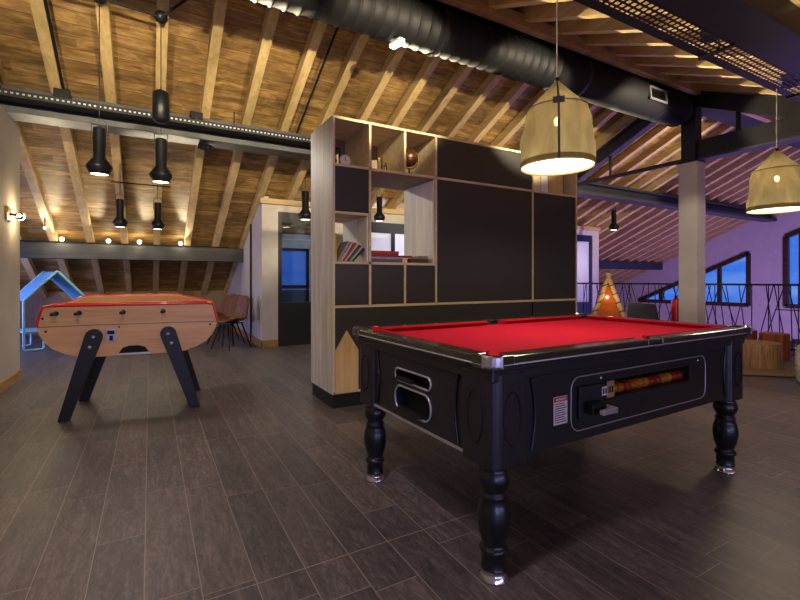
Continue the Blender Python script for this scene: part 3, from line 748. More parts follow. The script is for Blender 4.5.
# ------------------------------------------------------------------ pendants
def pendant(label, x, y, zb, ztop, seed, rz):
    t_ = thing('pendant_lamp', label, 'pendant lamp', (x, y, zb), rz, 'fabric pendant lamps')
    rnd = random.Random(seed)
    n = 72; rows = 26; H = .325
    vs = []; fs = []
    ph = [rnd.uniform(0, 6.28) for _ in range(4)]
    for j in range(rows+1):
        t0 = j/rows; z = H*t0
        for i in range(n):
            a = 2*PI*i/n
            r0 = .201-.038*t0
            w = math.sin(PI*min(1, max(0, t0)))
            wr = .009*math.sin(7*a+3*t0+ph[0])+.006*math.sin(11*a-5*t0+ph[1])+.003*math.sin(19*a+8*t0+ph[2])
            nz = noise.noise(Vector((math.cos(a)*5+seed, math.sin(a)*5, z*9)))*.008
            r0 += w*(wr*1.4+nz)
            vs.append((r0*math.cos(a), r0*math.sin(a), z))
    for j in range(rows):
        for i in range(n): fs.append((j*n+i, j*n+(i+1) % n, (j+1)*n+(i+1) % n, (j+1)*n+i))
    b = MB(); b.add(vs, fs, True); b.build('lamp_shade', M['fabric'], t_, fixn=False)
    vs = []; fs = []
    for j in range(11):
        t0 = j/10
        for i in range(n):
            a = 2*PI*i/n; fold = (1-t0)*.004*math.sin(8*a+ph[3])+.003*math.sin(PI*t0)*math.sin(16*a)
            r0 = .163*(1-t0)+.012*t0+fold-.006*math.sin(PI*t0)
            vs.append((r0*math.cos(a), r0*math.sin(a), H+.165*t0))
    for j in range(10):
        for i in range(n): fs.append((j*n+i, j*n+(i+1) % n, (j+1)*n+(i+1) % n, (j+1)*n+i))
    b = MB(); b.add(vs, fs, True); b.build('top_cone', M['fabric'], t_, fixn=False)
    ring = lambda r, z, n_=64: [(r*math.cos(2*PI*i/n_), r*math.sin(2*PI*i/n_), z) for i in range(n_)]
    tb = plain('shade_tape', '#8a784a', .9)
    MB().lathe([(.203, .0), (.203, .03), (.2025, .03)], n=64).build('hem_band', M['fabric'], t_)
    MB().tube(ring(.2015, .0), .0045, 8, closed=True).build('rim', M['yellowrim'], t_)
    MB().tube(ring(.165, H), .004, 8, closed=True).build('top_ring', tb, t_)
    MB().box(-.006, .006, -.206, -.200, .0, .03).add([(-.006, -.208, .02), (.006, -.208, .02), (.006, -.170, H), (-.006, -.170, H)], [(0, 1, 2, 3)]).add([(-.006, -.170, H), (.006, -.170, H), (.004, -.016, H+.165), (-.004, -.016, H+.165)], [(0, 1, 2, 3)]).box(-.03, .03, -.176, -.168, H-.02, H+.012).build('strap', M['ink'], t_)
    MB().lathe([(.001, .012), (.195, .012), (.195, .006), (.001, .006)], n=48).build('diffuser', M['diffuser'], t_)
    MB().sphere((0, 0, .26), .017, 16, (1, 1, 1.5)).build('bulb', M['bulb_warm'], t_)
    MB().tube([(0, 0, .285), (0, 0, .485)], .012).build('lamp_holder', M['black'], t_)
    MB().lathe([(.001, .515), (.010, .51), (.014, .49), (.014, .475)], n=16).build('cap', M['darkmetal'], t_)
    MB().tube([(0, 0, .51), (0, 0, ztop-zb)], .004, 8).build('cord', M['cream'], t_)
    light('POINT', (x, y, zb+.26), 2.0, (1, .80, .50), shadow_soft_size=.03)
    light('AREA', (x, y, zb-.01), 10, (1, .80, .52), shape='DISK', size=.38, target=(x, y, 0))
pendant('gold-brown fabric pendant lamp hanging above the pool table', 2.026, 1.77, 1.745, zs(1.77)+.0, 3, R(-46))
pendant('fabric pendant lamp at the right edge, hung from the perforated tray', 4.50, 1.665, 1.675, 2.675, 5, R(120))

# ------------------------------------------------------------------ pool table
pt = thing('pool_table', 'black pool table with red cloth and turned legs', 'pool table', (1.992, 1.763, 0), R(1.5))
HL, HW = .9925, .573
ZT = .832
# cabinet
def yz(u, v, w): return (u, v, w)
b = MB()
b.box(-HL+.115, HL-.045, -HW+.115, HW-.045, .445, .79)
b.build('cabinet', M['tblack'], pt); b = MB()
WN = (-.30, .37, .592, .668)     # the ball window is a real opening in the front board
b.box(-HL+.045, WN[0], -HW+.045, -HW+.115, .445, .79); b.box(WN[1], HL-.045, -HW+.045, -HW+.115, .445, .79)
b.box(WN[0], WN[1], -HW+.045, -HW+.115, .445, WN[2]); b.box(WN[0], WN[1], -HW+.045, -HW+.115, WN[3], .79)
b.build('front_board', M['tblack'], pt); b = MB()
xi0, xi1 = -HL+.045, -HL+.115
# end board with the two ball openings: strips above, between and below, cheeks beside
for za, zb in ((.445, .482), (.598, .622), (.678, .79)): b.box(xi0, xi1, -.15, .15, za, zb)
b.box(xi0, xi1, -HW+.115, -.15, .445, .79); b.box(xi0, xi1, .15, HW-.045, .445, .79)
b.build('end_board', M['tblack'], pt); b = MB()
# top moulding, stepped
b.box(-HL+.03, HL-.03, -HW+.03, HW-.03, .735, .785)
b.box(-HL+.015, HL-.015, -HW+.015, HW-.015, .775, .795)
b.build('cabinet', M['tblack'], pt, bevel=.006)
for sx in (-1, 1):
    for sy in (-1, 1):
        c = MB()
        # corner block, rounded outer corner
        ox, oy = HL-.028, HW-.028; w = .185; r = .045
        pts = [(ox-w, oy-.03), (ox-w+.02, oy), (ox-r, oy)]+[(ox-r+r*math.sin(R(a)), oy-r+r*math.cos(R(a))) for a in (15, 30, 45, 60, 75)]+[(ox, oy-r), (ox, oy-w+.02), (ox-.03, oy-w), (ox-w, oy-w)]
        pts = [(sx*p[0], sy*p[1]) for p in pts]
        c.prism(pts, lambda u, v, w: (u, v, w), .425, .765)
        c.build('corner_block', M['tblack'], pt, bevel=.004)
        ovl = MB()
        el = [(.042*math.cos(2*PI*i/40), .095*math.sin(2*PI*i/40)) for i in range(40)]
        ovl.tube([(sx*(ox-.095+u), sy*(oy+.0005), .60+v) for u, v in el], .0035, 6, closed=True)
        ovl.tube([(sx*(ox+.0005), sy*(oy-.095+u), .60+v) for u, v in el], .0035, 6, closed=True)
        ovl.build('oval_moulding', M['black'], pt)
# bottom metal strips on the short ends
for sx in (-1, 1):
    MB().box(sx*(HL-.043)-.004, sx*(HL-.043)+.004, -HW+.20, HW-.20, .437, .447).build('bottom_strip', M['silver'], pt)
# long-side bottom valance
for sy in (-1, 1):
    pts = [(-HL+.20, .45), (-HL+.20, .425), (-HL+.27, .43), (-HL+.31, .445), (HL-.31, .445), (HL-.27, .43), (HL-.20, .425), (HL-.20, .45)]
    MB().prism(pts, lambda u, v, w: (u, w, v), sy*(HW-.05), sy*(HW-.075)).build('valance', M['tblack'], pt)
# bed
MB().box(-HL+.06, HL-.06, -HW+.06, HW-.06, .772, .806).build('cloth_bed', M['redcloth'], pt)
# rails
def railseg(xa, xb, ya, yb):
    b = MB(); b.box(xa, xb, ya, yb, .795, ZT); b.build('rail', M['trail'], pt, bevel=.007)
RW = .072; g = .058
for s in (-1, 1):
    ya, yb = sorted((s*HW, s*(HW-RW)))
    railseg(-HL+.10, -g, ya, yb); railseg(g, HL-.10, ya, yb)
    xa_, xb_ = sorted((s*HL, s*(HL-RW)))
    railseg(xa_, xb_, -HW+.10, HW-.10)
    yo, yi = sorted((s*HW, s*(HW-.022))); MB().box(-g, g, yo, yi, .795, ZT-.002).build('rail', M['trail'], pt, bevel=.004)
# bright outer edge trim
MB().tube([(x, y, .803) for x, y in ((-HL+.05, -HW-.001), (HL-.05, -HW-.001), (HL+.001, -HW+.05), (HL+.001, HW-.05), (HL-.05, HW+.001), (-HL+.05, HW+.001), (-HL-.001, HW-.05), (-HL-.001, -HW+.05))], .0035, 8, closed=True).build('edge_trim', M['silver'], pt)
# cushions
def cushion(p, q, nrm):
    """p, q: ends on the rail's inner line; wedge towards nrm; ends cut at 45 degrees"""
    p, q, nrm = Vector(p), Vector(q), Vector(nrm); d = (q-p).normalized(); w = .042
    b = MB(); pr = [(0, .800), (0, ZT+.001), (w*.8, ZT+.001), (w, ZT-.006), (w*.55, .800)]
    vs = []
    for e, sgn in ((p, 1), (q, -1)):
        for o_, z in pr:
            v = e+nrm*o_+d*sgn*o_*.8; vs.append((v.x, v.y, z))
    n = len(pr)
    b.add(vs, [tuple(range(n)), tuple(range(2*n-1, n-1, -1))]+[(i, (i+1) % n, n+(i+1) % n, n+i) for i in range(n)])
    b.build('cushion', M['redcush'], pt)
ix, iy = HL-RW, HW-RW
for s in (-1, 1):
    cushion((-ix+.035, s*iy), (-.05, s*iy), (0, -s)); cushion((.05, s*iy), (ix-.035, s*iy), (0, -s))
    cushion((s*ix, -iy+.035), (s*ix, iy-.035), (-s, 0))
# pockets
for sx in (-1, 0, 1):
    for sy in (-1, 1):
        px = sx*(HL-.062); py = sy*(HW-.062) if sx else sy*(HW-.045)
        MB().lathe([(.046, .806), (.046, .8085), (.040, .8085), (.034, .8075), (.001, .8070)], (px, py, 0), n=28).build('pocket', M['black'], pt)
        a0 = math.atan2(sy, sx if sx else 0)
        n_ = 16; rr = .052 if sx else .046
        arc = [(px+rr*math.cos(a0+R(-95+190*i/n_)), py+rr*math.sin(a0+R(-95+190*i/n_)), ZT-.012) for i in range(n_+1)]
        MB().tube(arc, .013, 8).build('pocket_lining', M['rubber'], pt)
        if sx:
            cc = MB(); r = .05; ox, oy = HL+.004, HW+.004; w = .105
            outer = [(ox-w, oy), (ox-r, oy)]+[(ox-r+r*math.sin(R(a)), oy-r+r*math.cos(R(a))) for a in range(15, 90, 15)]+[(ox, oy-r), (ox, oy-w)]
            inner = [(ox-.026, oy-w)]+[(HL-.062+.056*math.cos(R(a)), HW-.062+.056*math.sin(R(a))) for a in range(10, 90, 10)]+[(ox-w, oy-.026)]
            cc.prism([(sx*u, sy*v) for u, v in outer+inner], lambda u, v, w_: (u, v, w_), .788, ZT+.004)
            cc.build('corner_cap', M['trail'], pt, bevel=.003)
            c2 = MB(); o2 = [(ox-.05, oy+.002), (ox-r, oy+.002)]+[(ox-r+(r+.002)*math.sin(R(a)), oy-r+(r+.002)*math.cos(R(a))) for a in range(15, 90, 15)]+[(ox+.002, oy-r), (ox+.002, oy-.05), (ox-.02, oy-.045), (ox-.02, oy-.02), (ox-.045, oy-.02)]
            c2.prism([(sx*u, sy*v) for u, v in o2], lambda u, v, w_: (u, v, w_), .792, ZT+.006)
            c2.build('chrome_corner', M['chrome'], pt, bevel=.009)
# legs
legprof = [(.001, .43), (.058, .43), (.055, .42), (.046, .412), (.054, .40), (.060, .375), (.060, .36), (.052, .34), (.044, .328), (.043, .318), (.050, .312), (.050, .302), (.046, .296), (.055, .275), (.062, .24), (.062, .21), (.055, .17), (.044, .135), (.040, .125), (.050, .118), (.054, .108), (.050, .098), (.043, .092), (.046, .07), (.043, .045), (.048, .038)]
for sx in (-1, 1):
    for sy in (-1, 1):
        lo = MB().lathe(legprof, (0, 0, 0), n=36).build('leg', M['tleg'], pt, loc=(sx*(HL-.10), sy*(HW-.10), 0))
        MB().lathe([(.048, .04), (.040, .036), (.046, .02), (.056, .006), (.056, 0), (.001, 0)], n=30).build('foot', M['chrome'], lo)
# silver rounded outline on long side with mechanism
yf = -HW+.0445
def rrect(xa, xb, za, zb, r, n=6):
    pts = []
    for cx_, cz_, a0 in ((xb-r, zb-r, 0), (xa+r, zb-r, 90), (xa+r, za+r, 180), (xb-r, za+r, 270)):
        for i in range(n+1): a = R(a0+90*i/n); pts.append((cx_+r*math.cos(a), cz_+r*math.sin(a)))
    return pts
MB().tube([(u, yf-.001, v) for u, v in rrect(-.53, .54, .485, .705, .05)], .0028, 6, closed=True).build('outline_trim', M['silver'], pt)
# ball window: frame recess
bw = WN; yfw = yf-.001
b = MB()
b.box(bw[0]-.008, bw[1]+.008, yfw-.003, yfw, bw[3], bw[3]+.008); b.box(bw[0]-.008, bw[1]+.008, yfw-.003, yfw, bw[2]-.008, bw[2]); b.box(bw[0]-.008, bw[0], yfw-.003, yfw, bw[2], bw[3]); b.box(bw[1], bw[1]+.008, yfw-.003, yfw, bw[2], bw[3])
b.build('ball_window_frame', M['rubber'], pt)
MB().box(bw[0], bw[1], yfw, yfw+.002, bw[2], bw[3]).build('window_glass', mat_glass('smoked_glass', '#f2ece4', .04), pt)
MB().box(bw[0], bw[0]+.062, yfw+.004, yfw+.010, bw[2], bw[3]-.006).build('number_plate', M['cream'], pt)
for i in range(3): MB().box(bw[0]+.010+i*.017, bw[0]+.020+i*.017, yfw+.003, yfw+.004, .612, .640).build('number_mark', M['ink'], pt)
# coin mechanism
b = MB(); b.box(-.49, -.33, yfw-.010, yfw, .535, .665); b.build('coin_plate', M['rubber'], pt, bevel=.004)
MB().box(-.46, -.37, yfw-.05, yfw-.010, .555, .60).build('coin_slide', M['darkmetal'], pt, bevel=.004)
MB().box(-.365, -.345, yfw-.085, yfw-.010, .558, .582).box(-.44, -.345, yfw-.085, yfw-.065, .560, .580).build('slide_handle', M['silver'], pt, bevel=.003)
MB().box(-.345, -.31, yfw-.012, yfw-.002, .612, .648).build('price_sticker', M['white'], pt)
MB().box(-.341, -.330, yfw-.0127, yfw-.012, .618, .642).box(-.325, -.314, yfw-.0127, yfw-.012, .618, .642).build('price_digits', M['ink'], pt)
MB().lathe([(.001, .003), (.008, .003), (.008, 0)], mtx=Matrix.Translation((-.34, yf-.003, .685)) @ Matrix.Rotation(R(90), 4, 'X'), n=16).build('lock', M['chrome'], pt)
MB().lathe([(.001, .003), (.008, .003), (.008, 0)], mtx=Matrix.Translation((.46, yf-.003, .685)) @ Matrix.Rotation(R(90), 4, 'X'), n=16).build('lock', M['chrome'], pt)
# warning label
wlb = MB().box(-.632, -.552, yf-.0015, yf, .530, .640).build('warning_label', M['labelwhite'], pt)
MB().box(-.630, -.554, yf-.0022, yf-.0015, .620, .638).build('label_header', M['labelred'], wlb)
b = MB()
for i in range(9): b.box(-.626, -.558-(i % 3)*.006, yf-.0021, yf-.0015, .538+i*.009, .5415+i*.009)
b.build('label_text', M['ink'], wlb)
b = MB()
for i in range(7): b.box(-.620+i*.0085, -.6145+i*.0085, yf-.0027, yf-.0022, .625, .633)
b.build('label_text', M['labelwhite'], wlb)
# ball return openings on the left short end
xf = -HL+.0445
def opening(ya, yb, za, zb, r):
    o_ = MB().prism(rrect(ya, yb, za, zb, r), lambda u, v, w: (w, u, v), xf+.060, xf+.066).build('ball_return_opening', M['black'], pt)
    MB().tube([(xf-.003, u, v) for u, v in rrect(ya, yb, za, zb, r)], .005, 8, closed=True).build('opening_frame', M['silver'], o_)
    rr_ = rrect(ya, yb, za, zb, r)       # rounded corners of the opening
    for q, (cy_, cz_) in enumerate(((yb, zb), (ya, zb), (ya, za), (yb, za))):
        MB().prism(rr_[q*7:q*7+7]+[(cy_, cz_)], lambda u, v, w: (w, u, v), xf, xf+.02).build('corner_fillet', M['tblack'], o_)
    return o_
opening(-.15, .15, .622, .678, .026)
o_ = opening(-.15, .15, .482, .598, .05)
MB().box(xf-.030, xf-.002, -.09, .09, .492, .505).build('ball_tray', M['rubber'], o_)
MB().box(xf-.025, xf-.002, -.02, .11, .630, .645).build('tray_lip', M['rubber'], pt)
# panel curve mouldings
for sx, sy in ((-1, -1), (-1, 1)):
    MB().tube([(xf-.004, sy*(HW-.235-.02*math.sin(PI*i/10)), .46+.27*i/10) for i in range(11)], .006, 8).build('panel_moulding', M['tleg'], pt)
for sx in (-1, 1):
    MB().tube([(sx*(HL-.235-.02*math.sin(PI*i/10)), yf-.002, .46+.27*i/10) for i in range(11)], .006, 8).build('panel_moulding', M['tleg'], pt)

# balls in the window (things)
ballc = ['#d8a01c', '#c47a18', '#b8322a', '#d4781c', '#d89a20', '#d49a1e', '#b03028', '#a82c28', '#d49a20', '#d8b030', '#b83028', '#a02420']
mtx_pt = Matrix.Translation((1.992, 1.763, 0)) @ Matrix.Rotation(R(1.5), 4, 'Z')
bm_cache = {}
cn = {'#d8a01c': 'yellow', '#c47a18': 'orange', '#b8322a': 'red', '#d4781c': 'orange', '#d89a20': 'yellow', '#d49a1e': 'yellow', '#b03028': 'red', '#a82c28': 'red', '#d49a20': 'yellow', '#d8b030': 'yellow', '#b83028': 'red', '#a02420': 'red'}
ordw = ['first', 'second', 'third', 'fourth', 'fifth', 'sixth', 'seventh', 'eighth', 'ninth', 'tenth', 'eleventh', 'last']
for i, c in enumerate(ballc):
    p = mtx_pt @ Vector((-.208+i*.0495, yfw+.036, WN[2]+.0250))
    o = MB().sphere((0, 0, 0), .0245, 24).build('pool_ball', plain('ball_'+cn[c], c, .12, 0, .03, 10, coat=.5, bstr=0), loc=p)
    tag(o, f'{cn[c]} pool ball, {ordw[i]} from the coin slot in the table window', 'ball', 'pool balls in the table window')
# chalk on the rail
p = mtx_pt @ Vector((-HL+.045, .36, ZT))
ck = thing('chalk_cube', 'small red chalk cube on the left rail of the pool table', 'chalk', p, R(20))
MB().box(-.014, .014, -.014, .014, 0, .024).build('paper_wrap', M['red'], ck, bevel=.003)
MB().lathe([(.001, .0245), (.009, .0252), (.011, .024)], n=16).build('chalk_top', plain('pink_chalk', '#d87070', .9), ck)

# ------------------------------------------------------------------ foosball
fb = thing('foosball_table', 'beech foosball table with red edges and splayed black legs', 'foosball table', (-.092, 4.58, 0), R(-5.5))
HB = .30
side = [(-.605, .885), (-.63, .80), (-.64, .735), (-.63, .68), (-.60, .62), (-.55, .565), (-.47, .52), (-.38, .49), (-.28, .482), (.28, .482), (.38, .49), (.47, .52), (.55, .565), (.60, .62), (.63, .68), (.64, .735), (.63, .80), (.605, .885), (.55, .895), (-.55, .895)]
MB().prism(side, lambda u, v, w: (u, w, v), -HB, -HB+.025).build('side_panel', M['beech'], fb, bevel=.003)
farside = side[:-2]+[(.30, .955), (-.44, .955)]
MB().prism(farside, lambda u, v, w: (u, w, v), HB-.025, HB).build('side_panel', M['beech'], fb, bevel=.003)
# belly skin following the lower outline, end panels
b = MB()
lowpts = side[0:18]
for (u0, v0), (u1, v1) in zip(lowpts[:-1], lowpts[1:]):
    b.add([(u0*.985, -HB+.025, v0), (u1*.985, -HB+.025, v1+.004), (u1*.985, HB-.025, v1+.004), (u0*.985, HB-.025, v0)], [(0, 1, 2, 3)])
b.build('belly_panel', M['beech'], fb)
MB().box(-.60, .60, -HB+.025, HB-.025, .745, .76).build('playing_field', plain('field_linoleum', '#b48a5c', .4), fb)
MB().box(-.61, -.565, -HB+.025, HB-.025, .80, .885).box(.565, .61, -HB+.025, HB-.025, .80, .885).build('end_block', M['beech'], fb, bevel=.004)
MB().tube([(-.638, -HB-.002, .735), (-.3, -HB-.002, .738), (.3, -HB-.002, .738), (.638, -HB-.002, .735)], .002, 6).build('seam_line', M['ink'], fb)
# red edge trims
MB().tube([(-.642, -HB, .74), (-.632, -HB, .80), (-.608, -HB, .886), (-.55, -HB, .898), (.55, -HB, .898), (.608, -HB, .886), (.632, -HB, .80), (.642, -HB, .74)], .010, 8).build('red_edge', M['redtrim'], fb)
MB().tube([(-.642, HB, .74), (-.632, HB, .80), (-.608, HB, .886), (-.44, HB, .958), (.30, HB, .958), (.608, HB, .886), (.632, HB, .80), (.642, HB, .74)], .010, 8).build('red_edge', M['redtrim'], fb)
MB().tube([(-.56, -HB+.06, .908), (.56, -HB+.06, .908)], .008, 8).build('red_rail', M['redtrim'], fb)
MB().box(-.57, .57, -HB+.045, -HB+.075, .86, .905).build('inner_rail', M['beech'], fb)
for s in (-1, 1): MB().tube([(s*.608, -HB, .888), (s*.608, HB, .888)], .010, 8).build('red_edge', M['redtrim'], fb)
# legs
for sy in (-1, 1):
    for sx in (-1, 1):
        A = Vector((-.27 if sx < 0 else .258, .648)); B_ = Vector((-.465 if sx < 0 else .465, 0)); d = (B_-A).normalized(); nn = Vector((-d.y, d.x))
        w = .060
        pts = [A+nn*w*math.cos(R(a))-d*w*math.sin(R(a)) for a in range(0, 181, 20)]
        lb = B_
        e1 = A-nn*w; e2 = A+nn*w
        k1 = B_+Vector((-nn.x, 0)).normalized()*.040; k2 = B_-Vector((-nn.x, 0)).normalized()*.040
        poly = [(p.x, p.y) for p in pts]+[(k1.x, k1.y), (k2.x, k2.y)]
        ya, yb = (sy*HB, sy*(HB+.038))
        lg = MB().prism(poly, lambda u, v, w_: (u, w_, v), ya, yb).build('leg', M['legboard'], fb, bevel=.003)
        for q in (.0, .085):
            c_ = A+d*q
            MB().lathe([(.001, .006), (.010, .006), (.013, 0)], mtx=Matrix.Translation((c_.x, yb, c_.y)) @ Matrix.Rotation(R(90)*-sy, 4, 'X').inverted() if False else Matrix.Translation((c_.x, yb, c_.y)) @ Matrix.Rotation(R(90 if sy < 0 else -90), 4, 'X'), n=18).build('bolt', M['silver'], lg)
# rods with players and handles
rods = [(-.52, -1, 1), (-.37, -1, 2), (-.22, 1, 3), (-.07, -1, 5), (.08, 1, 5), (.22, -1, 3), (.37, 1, 2), (.52, 1, 1)]
for x, s, n_ in rods:
    ya, yb = (-HB-.07, HB+.02) if s < 0 else (-HB+.02, HB+.07)
    ro = MB().tube([(x, ya, .838), (x, yb, .838)], .008, 10).build('rod', M['chrome'], fb)
    mh = Matrix.Translation((x, ya if s < 0 else yb, .838)) @ Matrix.Rotation(R(90 if s < 0 else -90), 4, 'X')
    MB().lathe([(.001, .05), (.010, .05), (.014, .042), (.013, .02), (.014, .005), (.010, 0), (.001, 0)], mtx=mh, n=18).build('handle', M['rubber'], ro)
    MB().lathe([(.009, -.0), (.018, .0), (.018, .008), (.009, .012)], mtx=Matrix.Translation((x, -HB if s < 0 else HB, .838)) @ Matrix.Rotation(R(90 if s < 0 else -90), 4, 'X'), n=18).build('bearing', M['rubber'], ro)
    for i in range(n_):
        y = (i-(n_-1)/2)*(.5/ max(n_, 2))
        MB().lathe([(.001, -.072), (.010, -.072), (.011, -.05), (.009, -.04), (.014, -.01), (.016, .01), (.007, .018), (.010, .028), (.008, .038), (.001, .042)], (x, y, .838), n=10).build('player', M['red'] if s < 0 else M['darkblue'], ro)
# coin box and ball return
MB().box(-.190, -.120, -HB-.012, -HB, .60, .705).build('coin_box', M['silver'], fb, bevel=.003)
MB().box(-.180, -.130, -HB-.016, -HB-.012, .66, .69).box(-.165, -.14, -HB-.02, -HB-.012, .61, .65).build('coin_slot', M['darkmetal'], fb)
MB().prism([(-.105, .50), (.115, .50), (.085, .545), (.035, .56), (-.025, .56), (-.075, .545)], lambda u, v, w: (u, w, v), -HB-.002, -HB-.001).build('ball_return_opening', M['black'], fb)  # flat black plate, the opening's dark inside put into the colour
MB().box(-.115, .125, -HB-.035, -HB, .488, .502).build('ball_tray', M['silver'], fb, bevel=.003)
MB().lathe([(.001, .004), (.006, .004), (.007, 0)], mtx=Matrix.Translation((-.10, -HB, .715)) @ Matrix.Rotation(R(90), 4, 'X'), n=12).build('screw', M['darkmetal'], fb)
for x, z in ((-.585, .70), (-.605, .80), (.585, .71)):
    MB().lathe([(.001, .004), (.007, .004), (.009, 0)], mtx=Matrix.Translation((x, -HB, z)) @ Matrix.Rotation(R(90), 4, 'X'), n=12).build('screw', M['darkmetal'], fb)

# ------------------------------------------------------------------ brown chairs
def chair(label, x, y, rz):
    t_ = thing('shell_chair', label, 'chair', (x, y, 0), rz, 'brown shell chairs by the pale wall')
    n = 15; vs = []; fs = []
    prof = [(-.22, .435), (-.20, .45), (-.10, .445), (.02, .44), (.12, .445), (.17, .47), (.20, .54), (.225, .64), (.245, .74), (.26, .82), (.262, .84)]
    for j, (px, pz) in enumerate(prof):
        wv = .225 if j < 5 else .225-.02*(j-5)/5
        for i in range(n):
            u = -1+2*i/(n-1)
            pl = .007*math.cos(u*PI*4)
            curve = abs(u)**2.4
            if j >= 5: vs.append((px-.09*curve+pl, u*wv, pz-.06*curve*(j-5)/5))
            else: vs.append((px+.02*curve, u*wv, pz+.05*curve+pl*.5))
    for j in range(len(prof)-1):
        for i in range(n-1): fs.append((j*n+i, j*n+i+1, (j+1)*n+i+1, (j+1)*n+i))
    b = MB(); b.add(vs, fs, True)
    o = b.build('seat_shell', M['leather'], t_)
    sm = o.modifiers.new('thick', 'SOLIDIFY'); sm.thickness = .03; sm.offset = 0
    ss = o.modifiers.new('sub', 'SUBSURF'); ss.levels = 1; ss.render_levels = 1
    MB().box(-.13, .13, -.13, .13, .405, .42).build('seat_frame', M['darkmetal'], t_)
    for sx in (-1, 1):
        for sy in (-1, 1): MB().tube([(sx*.11, sy*.11, .41), (sx*.22, sy*.21, 0)], [.014, .009], 8).build('leg', M['darkmetal'], t_)
chair('nearest of the brown leather shell chairs by the pale wall', 1.14, 7.56, R(32))
chair('middle brown leather shell chair by the pale wall', 1.14, 8.13, R(28))
chair('furthest brown leather shell chair by the pale wall', 1.14, 8.70, R(30))

# ------------------------------------------------------------------ blue play house
ph = thing('play_house_bench', 'light blue house-shaped bench under the sloping ceiling', 'play house', (-1.29, 8.86, 0), R(24))
def hframe(y):
    b = MB(); pts = []
    hw, ze, zp = .42, .79, 1.235
    pts = [(-hw+.25, y, .30), (-hw+.25, y, .05), (-hw+.23, y, .02), (-hw+.02, y, .02), (-hw, y, .045), (-hw, y, ze-.02), (-hw+.01, y, ze), (-.02, y, zp-.01), (0, y, zp), (.02, y, zp-.01), (hw-.01, y, ze), (hw, y, ze-.02), (hw, y, .045), (hw-.02, y, .02), (hw-.23, y, .02), (hw-.25, y, .05), (hw-.25, y, .30)]
    b.tube(pts, .019, 10); return b
hframe(0).build('tube_frame', M['skyblue'], ph); hframe(.65).build('tube_frame', M['skyblue'], ph)
for s in (-1, 1):
    b = MB(); b.prism([(s*.42, .79), (0, 1.235), (0, 1.215), (s*.41, .775)], lambda u, v, w: (u, w, v), -.005, .655); b.build('roof_panel', M['skybluedark'], ph)
MB().box(-.42, .42, -.0, .65, .285, .31).build('seat', M['skyblue'], ph, bevel=.004)
bx = thing('storage_box', 'brown box behind the light blue play house', 'box', (-1.0, 10.15, 0))
MB().box(-.5, .5, -.2, .2, 0, .62).build('box_body', M['innerwood'], bx, bevel=.005); MB().box(-.51, .51, -.21, .21, .62, .65).build('lid', M['innerwood'], bx)

# ------------------------------------------------------------------ railing
rl = thing('metal_railing', 'black metal railing of criss-cross rods along the floor edge', 'railing', (8.0, 0, 0))
Y0r, Y1r = YF+.02, YW
MB().box(-.025, .025, Y0r, Y1r, 1.015, 1.045).build('top_rail', M['steel'], rl)
MB().box(-.015, .015, Y0r, Y1r, .09, .115).build('bottom_rail', M['steel'], rl)
for y in [Y0r+.05]+[-.6+1.6*i for i in range(5)]+[Y1r-.03]: MB().box(-.02, .02, y-.02, y+.02, 0, 1.015).build('post', M['steel'], rl)
rr = random.Random(11); y = -.9
for i in range(99):
    y += .13 if y < 2.1 else .070; dy = rr.choice((-.26, -.20, -.12, .02, .10, .19, .27, .0, .14))
    a, c = y, min(max(y+dy, Y0r), Y1r-.05)
    MB().tube([(0, a, .11), (0, c, 1.02)], .007, 6).build('rod', M['steel'], rl)
MB().box(-.01, .01, -2.0, 2.98, .66, .675).build('mid_rail', M['steel'], rl)

# ------------------------------------------------------------------ right side furniture
u = Vector((.73, -.683)).normalized(); v = Vector((.683, .73)); c0 = Vector((6.12, 2.33))
ang = math.atan2(u.y, u.x)
rg = thing('floor_rug', 'sand-coloured rug with a dark edge under the wooden stools', 'rug', (c0.x, c0.y, 0), ang)
MB().box(-1.0, 1.0, 0, 1.15, 0, .010).build('border', M['rugedge'], rg)
MB().box(-.97, .97, .03, 1.12, .010, .014).build('pile', M['rug'], rg)
def stool(name, label, x, y, r, h, m, group, z0=.0145):
    t_ = thing(name, label, 'stool', (x, y, z0), 0, group)
    n = 40; prof = [(r*.98, 0), (r, .02), (r, h-.02), (r*.97, h)]
    vs = []; fs = []
    for rr_, zz in prof:
        for i in range(n):
            a = 2*PI*i/n; q = rr_*(1+.02*math.sin(3*a)+.012*math.sin(11*a)); vs.append((q*math.cos(a), q*math.sin(a), zz))
    for j in range(3):
        for i in range(n): fs.append((j*n+i, j*n+(i+1) % n, (j+1)*n+(i+1) % n, (j+1)*n+i))
    b = MB(); b.add(vs, fs, True); b.add(vs[:n], [tuple(range(n))]); b.build('stump_body', m, t_)
    MB().lathe([(.001, h+.004), (r*.93, h+.004), (r*.97, h)], n=40).build('seat_top', M['rafter_pale'], t_)
stool('stump_stool', 'large pale striped tree-stump stool behind the pool table corner', 6.70, 2.67, .235, .30, M['stump'], 'tree-stump stools')
stool('stump_stool', 'wide reddish log stool against the railing', 7.72, 2.885, .17, .345, M['orangewood'], 'tree-stump stools', 0)
stool('stump_stool', 'small reddish log stool peeking behind the pale stump', 7.72, 3.22, .125, .36, M['orangewood'], 'tree-stump stools', 0)
t_ = thing('mottled_pouf', 'mottled off-white cylindrical pouf cut by the right edge', 'pouf', (6.13, 1.93, 0))
MB().lathe([(.001, 0), (.15, 0), (.165, .03), (.17, .2), (.165, .36), (.14, .40), (.001, .41)], n=36).build('pouf_body', M['pouf'], t_)
MB().tube([(.166*math.cos(a), .166*math.sin(a), .365) for a in [2*PI*i/40 for i in range(40)]], .005, 6, closed=True).build('piping', M['cream'], t_)

